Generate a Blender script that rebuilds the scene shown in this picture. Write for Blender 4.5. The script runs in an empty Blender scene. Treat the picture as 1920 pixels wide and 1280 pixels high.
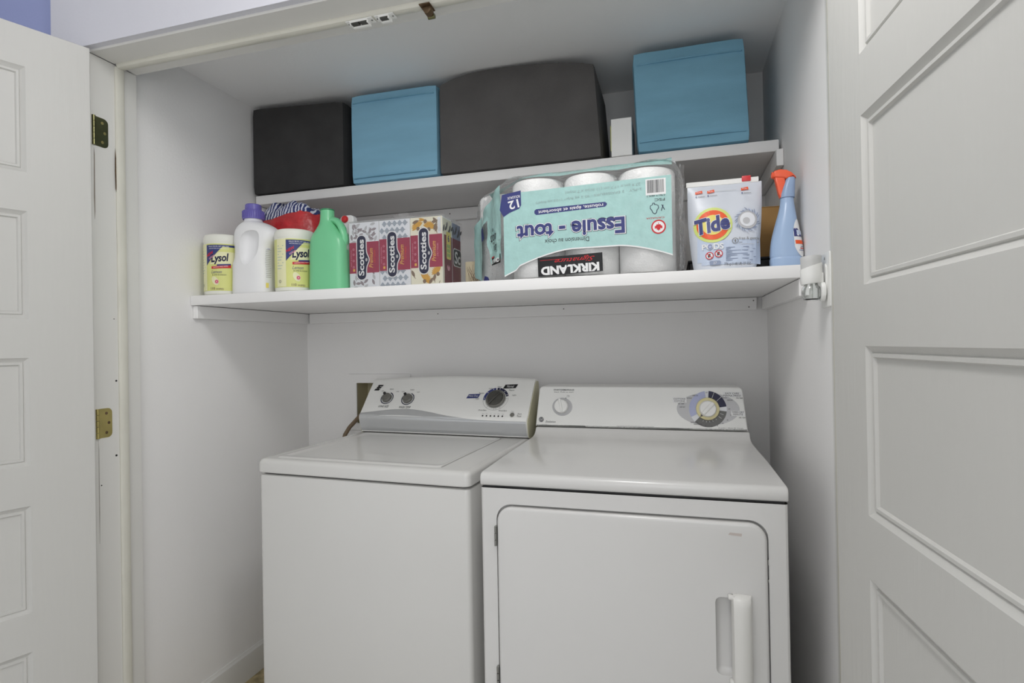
import bpy, bmesh, math, random
from mathutils import Vector, Matrix, noise

# ---------------------------------------------------------------- camera, world, light, exposure
S = bpy.context.scene
C = S.collection
random.seed(7)
PI = math.pi

def srgb(r, g, b):
    f = lambda c: c / 12.92 if c <= .04045 else ((c + .055) / 1.055) ** 2.4
    return (f(r / 255), f(g / 255), f(b / 255), 1)

yaw, pitch, roll = -.2817, .0048, -.0176
fw = Vector((math.sin(yaw) * math.cos(pitch), math.cos(yaw) * math.cos(pitch), math.sin(pitch)))
rt = Vector((math.cos(yaw), -math.sin(yaw), 0))
up = rt.cross(fw)
rt, up = rt * math.cos(roll) + up * math.sin(roll), -rt * math.sin(roll) + up * math.cos(roll)
cam = bpy.data.cameras.new('camera')
cam.sensor_width = 36
cam.lens = 1040.34 / 1920 * 36
cam.clip_start = .02
camo = bpy.data.objects.new('camera', cam)
m = Matrix((rt, up, -fw)).transposed().to_4x4()
m.translation = (1.5536, -2.1091, 1.2329)
camo.matrix_world = m
C.objects.link(camo)
S.camera = camo

w = bpy.data.worlds.new('world')
S.world = w
w.use_nodes = True
w.node_tree.nodes['Background'].inputs[0].default_value = (.97, .98, 1, 1)
w.node_tree.nodes['Background'].inputs[1].default_value = 1.35

def lamp(name, loc, size, energy, rot=(0, 0, 0), color=(1, 1, 1), shape='DISK', size_y=None):
    l = bpy.data.lights.new(name, 'AREA')
    l.shape = shape
    l.size = size
    if size_y: l.size_y = size_y
    l.energy = energy
    l.color = color
    o = bpy.data.objects.new(name, l)
    o.location = loc
    o.rotation_euler = rot
    C.objects.link(o)
    return o
gl_ = bpy.data.lights.new('hall_ceiling_light', 'POINT')
gl_.energy = 27; gl_.shadow_soft_size = .12; gl_.color = (1, .99, .98)
go_ = bpy.data.objects.new('hall_ceiling_light', gl_); go_.location = (1.38, -1.42, 2.26); C.objects.link(go_)
# added soft fill behind the camera to brighten the closet; no window there
lamp('hall_fill_light', (2.1, -3.6, 1.62), 2.2, 25, rot=(PI / 2, 0, math.radians(24)), color=(.98, .99, 1), shape='RECTANGLE', size_y=1.3)

S.view_settings.view_transform = 'Standard'
S.view_settings.look = 'None'
S.view_settings.gamma = 1
S.view_settings.use_curve_mapping = False
S.view_settings.exposure = -.98

# ---------------------------------------------------------------- materials
MATS = {}
def mat(name, col, rough=.5, metal=0, spec=.5, bump=0, bscale=60, var=0, vscale=8, alpha=1, trans=0, coat=0, stretch=None):
    if name in MATS: return MATS[name]
    m = bpy.data.materials.new(name)
    m.use_nodes = True
    nt = m.node_tree
    b = nt.nodes['Principled BSDF']
    b.inputs['Base Color'].default_value = col
    b.inputs['Roughness'].default_value = rough
    b.inputs['Metallic'].default_value = metal
    b.inputs['Specular IOR Level'].default_value = spec
    b.inputs['Alpha'].default_value = alpha
    b.inputs['Transmission Weight'].default_value = trans
    b.inputs['Coat Weight'].default_value = coat
    tc = nt.nodes.new('ShaderNodeTexCoord')
    src = tc.outputs['Object']
    if stretch:
        mp = nt.nodes.new('ShaderNodeMapping')
        mp.inputs['Scale'].default_value = stretch
        nt.links.new(src, mp.inputs[0]); src = mp.outputs[0]
    if var:
        n = nt.nodes.new('ShaderNodeTexNoise')
        n.inputs['Scale'].default_value = vscale
        n.inputs['Detail'].default_value = 4
        nt.links.new(src, n.inputs['Vector'])
        r = nt.nodes.new('ShaderNodeValToRGB')
        r.color_ramp.elements[0].position = .3
        r.color_ramp.elements[1].position = .7
        r.color_ramp.elements[0].color = tuple(c * (1 - var) for c in col[:3]) + (1,)
        r.color_ramp.elements[1].color = tuple(min(1, c * (1 + var)) for c in col[:3]) + (1,)
        nt.links.new(n.outputs['Fac'], r.inputs[0])
        nt.links.new(r.outputs[0], b.inputs['Base Color'])
    if bump:
        n2 = nt.nodes.new('ShaderNodeTexNoise')
        n2.inputs['Scale'].default_value = bscale
        n2.inputs['Detail'].default_value = 3
        nt.links.new(src, n2.inputs['Vector'])
        bp = nt.nodes.new('ShaderNodeBump')
        bp.inputs['Strength'].default_value = bump
        bp.inputs['Distance'].default_value = .01
        nt.links.new(n2.outputs['Fac'], bp.inputs['Height'])
        nt.links.new(bp.outputs[0], b.inputs['Normal'])
    MATS[name] = m
    return m

WALL = mat('wall_paint', srgb(246, 245, 244), .62, spec=.3, bump=.05, bscale=140, var=.012, vscale=3)
CEIL = mat('ceiling_paint', srgb(250, 250, 249), .8, spec=.2, bump=.04, bscale=160, var=.01, vscale=4)
HALLW = mat('hall_white_paint', srgb(216, 216, 224), .55, spec=.3, bump=.04, bscale=120, var=.01, vscale=3)
BLUEW = mat('blue_wall_paint', srgb(160, 169, 213), .7, spec=.3, bump=.05, bscale=140, var=.02, vscale=3)
TRIM = mat('trim_paint', srgb(226, 225, 221), .38, spec=.45, bump=.04, bscale=30, var=.015, vscale=6, stretch=(1, 1, .25))
STOPP = mat('aged_trim_paint', srgb(222, 220, 209), .42, spec=.45, bump=.25, bscale=18, var=.04, vscale=9)
DOORP = mat('door_paint', srgb(206, 205, 201), .48, spec=.4, bump=.08, bscale=70, var=.012, vscale=4, stretch=(1, 1, .12))
SHELFP = mat('shelf_paint', srgb(246, 245, 244), .42, spec=.4, bump=.05, bscale=40, var=.01, vscale=4)
FLOORM = mat('stone_vinyl', srgb(176, 160, 122), .45, spec=.4, bump=.05, bscale=60, var=.42, vscale=34)
HALLF = mat('pale_bounce_floor', srgb(232, 231, 229), .4, spec=.4, var=.03, vscale=3)  # unseen floor, made pale to bounce light up into the closet
ENAMEL = mat('white_enamel', srgb(214, 213, 210), .27, spec=.5, bump=.012, bscale=120, var=.006, vscale=5, coat=.25)
ENAMEL2 = mat('dryer_enamel', srgb(216, 215, 213), .24, spec=.5, bump=.012, bscale=120, var=.008, vscale=5, coat=.25)
PLWHITE = mat('white_plastic', srgb(244, 244, 241), .35, spec=.5, var=.01)
PLCREAM = mat('aged_cream_plastic', srgb(214, 210, 182), .42, spec=.45, var=.05, vscale=14)
SILVER = mat('silver_plastic', srgb(206, 208, 210), .30, metal=.55, spec=.5, var=.015, vscale=12, stretch=(.2, 1, 4))
GREYKNOB = mat('grey_knob', srgb(128, 127, 122), .34, metal=.45, var=.04, vscale=50, stretch=(1, 1, 6))
DKNOB = mat('dark_knob', srgb(84, 83, 79), .35, metal=.35, var=.05, vscale=50, stretch=(6, 1, 1))
BLACKP = mat('black_plastic', srgb(34, 34, 35), .45, var=.03)
CREAMRING = mat('cream_dial_ring', srgb(232, 222, 170), .4, var=.02)
BRASS = mat('brass', srgb(196, 182, 118), .3, metal=.9, var=.1, vscale=30)
BRASSD = mat('dark_brass', srgb(120, 118, 84), .28, metal=.95, var=.15, vscale=30)  # darker brass: the upper hinge leaf's dark reflection is put into the colour
BRONZE = mat('bronze', srgb(112, 92, 70), .45, metal=.7, var=.3, vscale=60)
STEEL = mat('steel', srgb(150, 150, 146), .35, metal=.85, var=.08, vscale=60)
HOSE = mat('brown_hose', srgb(128, 110, 88), .55, bump=.1, bscale=90, var=.12, vscale=40)
BEIGEBOX = mat('beige_box_interior', srgb(186, 178, 148), .55, var=.06, vscale=12)
BLACKFAB = mat('black_fabric', srgb(68, 67, 67), .9, spec=.15, bump=.2, bscale=420, var=.12, vscale=9)
CHARFAB = mat('charcoal_fabric', srgb(100, 98, 97), .9, spec=.15, bump=.2, bscale=420, var=.1, vscale=8)
BLUEFAB = mat('blue_fabric', srgb(144, 194, 220), .88, spec=.15, bump=.2, bscale=420, var=.07, vscale=6, stretch=(.5, 1, 3))
BLUEFAB2 = mat('deep_blue_fabric', srgb(134, 184, 208), .88, spec=.15, bump=.2, bscale=420, var=.09, vscale=6, stretch=(.5, 1, 3))
BLUEHEM = mat('blue_hem', srgb(130, 180, 205), .88, spec=.15, bump=.2, bscale=420, var=.08, vscale=20)
HDPE = mat('white_bottle_plastic', srgb(240, 240, 241), .38, spec=.45, bump=.02, bscale=30, var=.006)
PURPLE = mat('purple_cap_plastic', srgb(108, 100, 178), .38, var=.03, vscale=30)
GREENP = mat('green_bottle_plastic', srgb(120, 204, 152), .3, spec=.5, bump=.015, bscale=40, var=.02, vscale=6)
GREEND = mat('dark_green_plastic', srgb(52, 138, 92), .4, var=.04)
CANW = mat('canister_plastic', srgb(236, 236, 226), .4, var=.01)
LIME = mat('lime_label', srgb(222, 224, 140), .42, var=.05, vscale=18)
REDBAG = mat('red_bag_film', srgb(190, 46, 50), .35, spec=.6, bump=.8, bscale=22, var=.22, vscale=22)
CARD = mat('brown_cardboard', srgb(176, 138, 88), .8, spec=.2, bump=.05, bscale=90, var=.07, vscale=14)
BOXWHITE = mat('white_carton', srgb(250, 250, 248), .55, var=.01)
PAPER = mat('paper_towel', srgb(252, 252, 251), .95, spec=.1, bump=.35, bscale=230, var=.012, vscale=30)
CORE = mat('roll_core', srgb(178, 150, 112), .9, spec=.1, var=.05)
POUCH = mat('pouch_film', srgb(214, 219, 228), .32, spec=.55, bump=.12, bscale=14, var=.03, vscale=9)
SPRAYB = mat('blue_bottle_plastic', srgb(166, 190, 222), .28, spec=.5, bump=.01, bscale=30, var=.02, vscale=7)
SPRAYG = mat('grey_blue_plastic', srgb(150, 172, 204), .35, var=.02)
ORANGE = mat('orange_trigger_plastic', srgb(246, 104, 70), .32, var=.03, vscale=40)
GREYCAP = mat('light_grey_plastic', srgb(206, 206, 205), .4, var=.01)

def film_mat(name, tint, fac, rough, bump, bscale):
    m = bpy.data.materials.new(name)
    m.use_nodes = True
    nt = m.node_tree
    nt.nodes.clear()
    out = nt.nodes.new('ShaderNodeOutputMaterial')
    tr = nt.nodes.new('ShaderNodeBsdfTransparent'); tr.inputs[0].default_value = tint
    gl = nt.nodes.new('ShaderNodeBsdfPrincipled')
    gl.inputs['Base Color'].default_value = (.97, .97, .97, 1)
    gl.inputs['Roughness'].default_value = rough
    gl.inputs['Specular IOR Level'].default_value = .9
    tc = nt.nodes.new('ShaderNodeTexCoord')
    n = nt.nodes.new('ShaderNodeTexNoise'); n.inputs['Scale'].default_value = bscale; n.inputs['Detail'].default_value = 3
    n.inputs['Distortion'].default_value = .7
    nt.links.new(tc.outputs['Object'], n.inputs['Vector'])
    bp = nt.nodes.new('ShaderNodeBump'); bp.inputs['Strength'].default_value = bump; bp.inputs['Distance'].default_value = .02
    nt.links.new(n.outputs['Fac'], bp.inputs['Height'])
    nt.links.new(bp.outputs[0], gl.inputs['Normal'])
    fr = nt.nodes.new('ShaderNodeFresnel'); fr.inputs['IOR'].default_value = 1.45
    nt.links.new(bp.outputs[0], fr.inputs['Normal'])
    ad = nt.nodes.new('ShaderNodeMath'); ad.operation = 'ADD'; ad.inputs[1].default_value = fac; ad.use_clamp = True
    sc = nt.nodes.new('ShaderNodeMath'); sc.operation = 'MULTIPLY'; sc.inputs[1].default_value = .55
    nt.links.new(fr.outputs[0], sc.inputs[0]); nt.links.new(sc.outputs[0], ad.inputs[0])
    mx = nt.nodes.new('ShaderNodeMixShader')
    nt.links.new(ad.outputs[0], mx.inputs[0]); nt.links.new(tr.outputs[0], mx.inputs[1]); nt.links.new(gl.outputs[0], mx.inputs[2])
    nt.links.new(mx.outputs[0], out.inputs[0])
    return m
FILM = film_mat('clear_film', (.99, .99, .99, 1), .08, .12, .6, 26)
FILM2 = film_mat('clear_shrink_film', (.98, .98, .98, 1), .01, .1, .25, 20)
GLASS = mat('clear_glass', (.96, .98, .97, 1), .03, trans=1)

INK = {}
def ink(name, r, g, b, rough=.4):
    if name not in INK: INK[name] = mat('print_' + name, srgb(r, g, b), rough, spec=.4, var=.015, vscale=20)
    return INK[name]
for a in [('navy', 56, 64, 122), ('deepnavy', 30, 32, 66), ('white', 240, 240, 240), ('black', 28, 28, 30), ('grey', 132, 132, 132), ('lightgrey', 196, 196, 198),
          ('midgrey', 110, 110, 108), ('dark', 60, 60, 64), ('red', 206, 40, 48), ('orange', 240, 92, 40), ('yellow', 240, 224, 120), ('lime', 222, 224, 140), ('limepale', 236, 234, 190),
          ('teal', 172, 218, 210), ('lav', 186, 192, 226), ('violet', 100, 94, 176), ('rose', 166, 60, 86), ('maroon', 122, 30, 52), ('gold', 236, 190, 96),
          ('pinkwhite', 232, 168, 186), ('cream', 238, 234, 214), ('tan', 136, 116, 98), ('taupe', 156, 146, 150), ('slate', 164, 174, 186), ('sun', 214, 164, 72), ('paleblue', 200, 212, 232),
          ('bluegrey', 140, 152, 178), ('royal', 60, 66, 124), ('pouchwhite', 236, 238, 242), ('fadedtext', 158, 182, 180), ('ovalgrey', 204, 204, 206), ('halo', 214, 226, 130), ('smudge', 196, 186, 180), ('greenlt', 150, 190, 120)]:
    ink(*a)
INK['teal'] = mat('teal_film_print', srgb(170, 210, 206), .2, spec=.6, bump=.3, bscale=34, var=.05, vscale=40)

# ---------------------------------------------------------------- mesh helpers
class MB:
    def __init__(s): s.v = []; s.f = []; s.mi = []
    def add(s, vs, fs, mi=0):
        n = len(s.v); s.v += [Vector(p) for p in vs]
        s.f += [tuple(i + n for i in f) for f in fs]; s.mi += [mi] * len(fs); return s
    def box(s, x0, x1, y0, y1, z0, z1, mi=0):
        return s.add([(x0, y0, z0), (x1, y0, z0), (x1, y1, z0), (x0, y1, z0), (x0, y0, z1), (x1, y0, z1), (x1, y1, z1), (x0, y1, z1)],
                     [(3, 2, 1, 0), (4, 5, 6, 7), (0, 1, 5, 4), (1, 2, 6, 5), (2, 3, 7, 6), (3, 0, 4, 7)], mi)
    def rbox(s, x0, x1, y0, y1, z0, z1, r=.004, seg=2, mi=0, fn=None):
        bm = bmesh.new()
        bmesh.ops.create_cube(bm, size=1)
        for v in bm.verts: v.co = Vector(((x0 + x1) / 2 + v.co.x * (x1 - x0), (y0 + y1) / 2 + v.co.y * (y1 - y0), (z0 + z1) / 2 + v.co.z * (z1 - z0)))
        bmesh.ops.bevel(bm, geom=bm.edges[:], offset=r, segments=seg, profile=.5, affect='EDGES')
        return s.bm(bm, mi, fn)
    def bm(s, bm, mi=0, fn=None):
        bm.verts.index_update()
        s.add([fn(v.co) if fn else v.co.copy() for v in bm.verts], [[v.index for v in f.verts] for f in bm.faces], mi)
        bm.free(); return s
    def loft(s, rings, cap0=True, cap1=True, closed=True, mi=0):
        n = len(rings[0]); vs = [p for r in rings for p in r]; fs = []
        for i in range(len(rings) - 1):
            for j in range(n if closed else n - 1):
                k = (j + 1) % n
                fs.append((i * n + j, i * n + k, (i + 1) * n + k, (i + 1) * n + j))
        if cap0: fs.append(tuple(range(n - 1, -1, -1)))
        if cap1: fs.append(tuple(range((len(rings) - 1) * n, len(rings) * n)))
        return s.add(vs, fs, mi)
    def lathe(s, prof, c=(0, 0, 0), seg=32, axis='Z', cap0=True, cap1=True, mi=0, M=None):
        rings = []
        for r, z in prof:
            ring = []
            for i in range(seg):
                a = 2 * PI * i / seg; x, y = r * math.cos(a), r * math.sin(a)
                p = Vector((x, y, z)) if axis == 'Z' else Vector((x, -z, y)) if axis == 'Y' else Vector((z, x, y))
                if M: p = M @ p
                ring.append(p + Vector(c))
            rings.append(ring)
        return s.loft(rings, cap0, cap1, mi=mi)
    def tube(s, pts, r, seg=10, mi=0, caps=True):
        pts = [Vector(p) for p in pts]; rings = []; prev = None
        for i, p in enumerate(pts):
            t = (pts[min(i + 1, len(pts) - 1)] - pts[max(i - 1, 0)]).normalized()
            a = prev if prev else (Vector((0, 0, 1)) if abs(t.z) < .9 else Vector((1, 0, 0)))
            n = (a - t * a.dot(t)).normalized(); b = t.cross(n); prev = n
            rr = r(i / (len(pts) - 1)) if callable(r) else r
            ra, rb = rr if isinstance(rr, tuple) else (rr, rr)
            rings.append([p + n * ra * math.cos(2 * PI * k / seg) + b * rb * math.sin(2 * PI * k / seg) for k in range(seg)])
        return s.loft(rings, caps, caps, mi=mi)
    def prism(s, outline, y0, y1, r=0, seg=3, mi=0, fn=None):
        # outline of (x, z) extruded along y with rounded front (y0) rim
        rings = []
        cx = sum(p[0] for p in outline) / len(outline); cz = sum(p[1] for p in outline) / len(outline)
        off = lambda d: inset(outline, d)
        for k in range(seg + 1 if r else 1):
            a = PI / 2 * k / seg if r else PI / 2
            d = r * (1 - math.sin(a)); y = y0 + r * (1 - math.cos(a))
            rings.append([(x, y if r else y0, z) for x, z in off(d)])
        rings.append([(x, y1, z) for x, z in outline])
        if fn: rings = [[fn(Vector(p)) for p in g] for g in rings]
        return s.loft(rings, mi=mi)
    def mesh(s, name, mats):
        me = bpy.data.meshes.new(name)
        me.from_pydata([tuple(v) for v in s.v], [], s.f)
        for m in (mats if isinstance(mats, (list, tuple)) else [mats]): me.materials.append(m)
        for p, i in zip(me.polygons, s.mi): p.material_index = i
        bm = bmesh.new(); bm.from_mesh(me)
        bmesh.ops.recalc_face_normals(bm, faces=bm.faces[:])
        bm.to_mesh(me); bm.free()
        return me
    def build(s, name, mats, parent=None, smooth=35, loc=None):
        me = s.mesh(name, mats)
        if smooth:
            for p in me.polygons: p.use_smooth = True
            me.set_sharp_from_angle(angle=math.radians(smooth))
        o = bpy.data.objects.new(name, me)
        C.objects.link(o)
        if parent: o.parent = parent
        if loc: o.location = loc
        return o

def inset(outline, d):
    n = len(outline); out = []
    if d == 0: return list(outline)
    area = sum(outline[i][0] * outline[(i + 1) % n][1] - outline[(i + 1) % n][0] * outline[i][1] for i in range(n))
    sg = 1 if area > 0 else -1
    for i in range(n):
        a, b, c = Vector(outline[i - 1]), Vector(outline[i]), Vector(outline[(i + 1) % n])
        e1 = (b - a).normalized() if (b - a).length > 1e-9 else Vector((1, 0)); e2 = (c - b).normalized() if (c - b).length > 1e-9 else e1
        n1 = Vector((-e1.y, e1.x)) * sg; n2 = Vector((-e2.y, e2.x)) * sg
        q = n1 + n2
        q = q / max(.25, q.length_squared / 2)
        p = b + q * d
        out.append((p.x, p.y))
    return out

def rrect(x0, x1, z0, z1, r, seg=6):
    rs = r if isinstance(r, (tuple, list)) else (r,) * 4       # bl, br, tr, tl
    out = []
    for (cx, cz, a0, rr) in ((x0 + rs[0], z0 + rs[0], PI, rs[0]), (x1 - rs[1], z0 + rs[1], 1.5 * PI, rs[1]), (x1 - rs[2], z1 - rs[2], 0, rs[2]), (x0 + rs[3], z1 - rs[3], .5 * PI, rs[3])):
        for k in range(seg + 1):
            a = a0 + PI / 2 * k / seg
            out.append((cx + rr * math.cos(a), cz + rr * math.sin(a)))
    return out

def superring(cx, cy, z, a, b, e=2.6, n=40, twist=0):
    out = []
    for i in range(n):
        t = 2 * PI * i / n; c, q = math.cos(t), math.sin(t)
        x = a * abs(c) ** (2 / e) * (1 if c >= 0 else -1); y = b * abs(q) ** (2 / e) * (1 if q >= 0 else -1)
        out.append(Vector((cx + x * math.cos(twist) - y * math.sin(twist), cy + x * math.sin(twist) + y * math.cos(twist), z)))
    return out

def lerp_rings(keys, n):
    # keys: tuples starting with z; Catmull-style smooth interpolation of every value
    out = []
    for i in range(n + 1):
        t = i / n * (len(keys) - 1); k = min(int(t), len(keys) - 2); f = t - k
        p0, p1, p2, p3 = keys[max(k - 1, 0)], keys[k], keys[k + 1], keys[min(k + 2, len(keys) - 1)]
        out.append(tuple(.5 * ((2 * b) + (c - a) * f + (2 * a - 5 * b + 4 * c - d) * f * f + (3 * b - a - 3 * c + d) * f ** 3) for a, b, c, d in zip(p0, p1, p2, p3)))
    return out

def boolean(o, cutter):
    md = o.modifiers.new('b', 'BOOLEAN'); md.object = cutter; md.operation = 'DIFFERENCE'; md.solver = 'EXACT'
    bpy.context.view_layer.update()
    dg = bpy.context.evaluated_depsgraph_get()
    me = bpy.data.meshes.new_from_object(o.evaluated_get(dg))
    o.modifiers.clear()
    o.data = me
    cm = cutter.data
    bpy.data.objects.remove(cutter); bpy.data.meshes.remove(cm)
    for p in me.polygons: p.use_smooth = True
    me.set_sharp_from_angle(angle=math.radians(38))

_tc = {}
def text_mesh(body, bold=0, shear=0):
    k = (body, bold, shear)
    if k not in _tc:
        cu = bpy.data.curves.new('t', 'FONT'); cu.body = body; cu.size = 1; cu.offset = bold; cu.shear = shear; cu.resolution_u = 3
        ob = bpy.data.objects.new('t', cu)
        me = ob.to_mesh()
        vs = [(v.co.x, v.co.y) for v in me.vertices]; fs = [tuple(p.vertices) for p in me.polygons]
        ob.to_mesh_clear(); bpy.data.objects.remove(ob); bpy.data.curves.remove(cu)
        if vs:
            x0 = min(v[0] for v in vs); x1 = max(v[0] for v in vs); y0 = min(v[1] for v in vs); y1 = max(v[1] for v in vs)
            _tc[k] = ([(x - x0, y - y0) for x, y in vs], fs, x1 - x0, y1 - y0)
        else: _tc[k] = ([], [], 1, 1)
    return _tc[k]

class Art:
    """flat print laid on a real surface: f(u, v, lift) gives the point"""
    LIFT = .00035
    def __init__(s, f, lift=None): s.f = f; s.mb = MB(); s.mats = []; s.k = 0; s.LIFT = lift or Art.LIFT
    def mi(s, col):
        m = INK[col] if isinstance(col, str) else col
        if m not in s.mats: s.mats.append(m)
        return s.mats.index(m)
    def mesh(s, vs, fs, col, layer=1):
        s.k += 1; s.mb.add([s.f(u, v, s.LIFT * layer + 3e-6 * s.k) for u, v in vs], fs, s.mi(col)); return s
    def poly(s, pts, col, layer=1): return s.mesh(pts, [tuple(range(len(pts)))], col, layer)
    def grid(s, u0, u1, vlo, vhi, col, layer=1, nx=16, ny=4):
        lo = vlo if callable(vlo) else (lambda u: vlo); hi = vhi if callable(vhi) else (lambda u: vhi)
        vs = []; fs = []
        for i in range(nx + 1):
            u = u0 + (u1 - u0) * i / nx
            for j in range(ny + 1): vs.append((u, lo(u) + (hi(u) - lo(u)) * j / ny))
        for i in range(nx):
            for j in range(ny):
                a = i * (ny + 1) + j; fs.append((a, a + ny + 1, a + ny + 2, a + 1))
        return s.mesh(vs, fs, col, layer)
    def rect(s, u0, u1, v0, v1, col, layer=1): return s.grid(u0, u1, v0, v1, col, layer, 1, 1)
    def rr(s, u0, u1, v0, v1, r, col, layer=1): return s.poly(rrect(u0, u1, v0, v1, r, 4), col, layer)
    def ell(s, u, v, a, b, col, layer=1, n=28, rot=0):
        return s.poly([(u + a * math.cos(t) * math.cos(rot) - b * math.sin(t) * math.sin(rot), v + a * math.cos(t) * math.sin(rot) + b * math.sin(t) * math.cos(rot)) for t in [2 * PI * i / n for i in range(n)]], col, layer)
    def ring(s, u, v, r0, r1, col, layer=1, a0=0, a1=2 * PI, n=28, sx=1):
        vs = []; fs = []
        for i in range(n + 1):
            a = a0 + (a1 - a0) * i / n
            vs += [(u + sx * r0 * math.cos(a), v + r0 * math.sin(a)), (u + sx * r1 * math.cos(a), v + r1 * math.sin(a))]
            if i < n: fs.append((2 * i, 2 * i + 1, 2 * i + 3, 2 * i + 2))
        return s.mesh(vs, fs, col, layer)
    def text(s, body, u, v, h=None, wd=None, col='black', layer=2, bold=0, shear=0, rot=0, anchor='c'):
        vs, fs, tw, th = text_mesh(body, bold, shear)
        if not vs: return s
        sy = (h / th) if h else wd / tw; sx = (wd / tw) if wd else sy
        ox = {'c': .5, 'l': 0, 'r': 1}[anchor] * tw * sx; oy = .5 * th * sy
        c, q = math.cos(rot), math.sin(rot)
        pts = [((x * sx - ox), (y * sy - oy)) for x, y in vs]
        return s.mesh([(u + x * c - y * q, v + x * q + y * c) for x, y in pts], fs, col, layer)
    def leaf(s, u, v, l, wd, rot, col, layer=2):
        pts = []
        for i in range(7): t = i / 6; pts.append((l * t, wd * math.sin(PI * t) ** .8 / 2))
        for i in range(5, 0, -1): t = i / 6; pts.append((l * t, -wd * math.sin(PI * t) ** .8 / 2))
        c, q = math.cos(rot), math.sin(rot)
        return s.poly([(u + x * c - y * q, v + x * q + y * c) for x, y in pts], col, layer)
    def build(s, name, parent): return s.mb.build(name, s.mats, parent, smooth=0)

def empty(name, loc=(0, 0, 0), rz=0):
    o = bpy.data.objects.new(name, None); o.empty_display_size = .05
    o.location = loc; o.rotation_euler = (0, 0, rz); C.objects.link(o); return o
def tag(o, label=None, cat=None, group=None, kind=None):
    for k, v in (('label', label), ('category', cat), ('group', group), ('kind', kind)):
        if v: o[k] = v
    return o
def thing(name, label, cat, loc=(0, 0, 0), rz=0, group=None): return tag(empty(name, loc, rz), label, cat, group)
def struct(o): o['kind'] = 'structure'; return o

W = 1.873          # closet width
ZC = 2.17          # closet ceiling
HD = 2.06          # underside of head jamb

# ---------------------------------------------------------------- the setting
struct(MB().box(-2.6, 3.4, -.97, .12, -.06, 0).build('floor', FLOORM, smooth=0))
struct(MB().box(-2.6, 3.4, -4.6, -.97, -.06, 0).build('floor_hall', HALLF, smooth=0))
# back wall with the opening for the washer box
b = MB()
b.box(-.1, W + .1, 0, .12, 1.079, ZC + .1).box(-.1, W + .1, 0, .12, 0, .905).box(-.1, .245, 0, .12, .905, 1.079).box(.462, W + .1, 0, .12, .905, 1.079)
struct(b.build('wall_back', WALL, smooth=0))
struct(MB().box(-.1, 0, -.83, 0, 0, ZC + .1).build('wall_left', WALL, smooth=0))
struct(MB().box(W, W + .1, -.83, 0, 0, ZC + .1).build('wall_right', WALL, smooth=0))
struct(MB().box(0, W, -.83, 0, ZC, ZC + .1).build('ceiling', CEIL, smooth=0))
# white facing around the opening, blue wall beside it
b = MB().box(-.096, 3.4, -.98, -.83, 2.066, 2.42).box(-.096, .012, -.98, -.965, 0, 2.066).box(W + .003, 3.4, -.98, -.83, 0, 2.066)
struct(b.build('wall_front', HALLW, smooth=0))
struct(MB().box(-2.6, -.096, -.965, -.83, 0, 2.42).build('wall_hall', BLUEW, smooth=0))
struct(MB().box(-2.6, 3.4, -4.6, -.83, 2.42, 2.5).build('ceiling_hall', CEIL, smooth=0))
# jambs with their stops
def jamb(name, sx, x):
    b = MB().rbox(*sorted((x, x - sx * .035)), -.962, -.82, 0, HD, .0015, 1)
    o = struct(b.build(name, TRIM))
    st = MB()
    rings = []
    for k in range(60):
        z = .005 + (HD - .012) * k / 59
        wv = .0012 * noise.noise((0, 0, z * 9)) + .0008 * noise.noise((3, 0, z * 31))
        rings.append([(x, -.890, z), (x + sx * .004, -.891 + wv, z), (x + sx * .0085, -.8885 + wv, z), (x + sx * .010, -.884 + wv, z), (x + sx * .0095, -.870, z), (x + sx * .0075, -.8655, z), (x, -.8645, z)])
    st.loft(rings).build('stop_moulding', STOPP, o)
    return o
jl = jamb('trim_1', 1, .02)
jr = jamb('trim_2', -1, W - .003)
hj = struct(MB().rbox(.02, W - .003, -.962, -.82, HD, HD + .03, .0015, 1).build('trim_3', TRIM))
rings = []
for k in range(90):
    x = .03 + (W - .045) * k / 89
    wv = .0025 * noise.noise((x * 5, 2, 0)) + .0015 * noise.noise((x * 19, 5, 0)) 
    rings.append([(x, -.892, HD), (x, -.8925 + wv, HD - .005), (x, -.8885 + wv, HD - .010), (x, -.883 + wv, HD - .0115), (x, -.869 + wv * .3, HD - .0105), (x, -.8645, HD - .007), (x, -.8635, HD)])
MB().loft(rings).build('stop_moulding', STOPP, hj)
# screw holes and paint chips in the left jamb
def chip(parent, pts, y0, y1, z0, z1, x, m=BRONZE):
    MB().prism([(y, z) for y, z in pts], 0, .0006, fn=lambda p: Vector((x - p.y + .0006, p.x, p.z))).build('paint_chip', m, parent)
for (y, z, r) in ((-.897, 1.148, .0028), (-.8995, .935, .0030), (-.9435, .86, .0018), (-.901, 1.325, .0014)):
    MB().lathe([(r, 0), (r, .0006)], (.02, y, z), 12, 'X').build('screw_hole', BLACKP, jl)
MB().prism([(-.8935, 1.815), (-.890, 1.78), (-.8895, 1.73), (-.8915, 1.69), (-.8935, 1.70), (-.8945, 1.75)], 0, .0006, fn=lambda p: Vector((.0242 - p.y, p.x, p.z))).build('paint_chip', BRONZE, jl)
MB().prism([(-.952, 1.80), (-.950, 1.78), (-.9505, 1.62), (-.952, 1.60), (-.9535, 1.66)], 0, .0006, fn=lambda p: Vector((.0206 - p.y, p.x, p.z))).build('paint_chip', mat('grey_brown_scuff', srgb(140, 130, 118), .6, var=.1, vscale=40), jl)
MB().prism([(-.9505, .985), (-.949, .96), (-.949, .78), (-.9505, .70), (-.9512, .80)], 0, .0006, fn=lambda p: Vector((.0206 - p.y, p.x, p.z))).build('paint_chip', mat('grey_scuff', srgb(168, 164, 156), .6, var=.1, vscale=40), jl)
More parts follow.
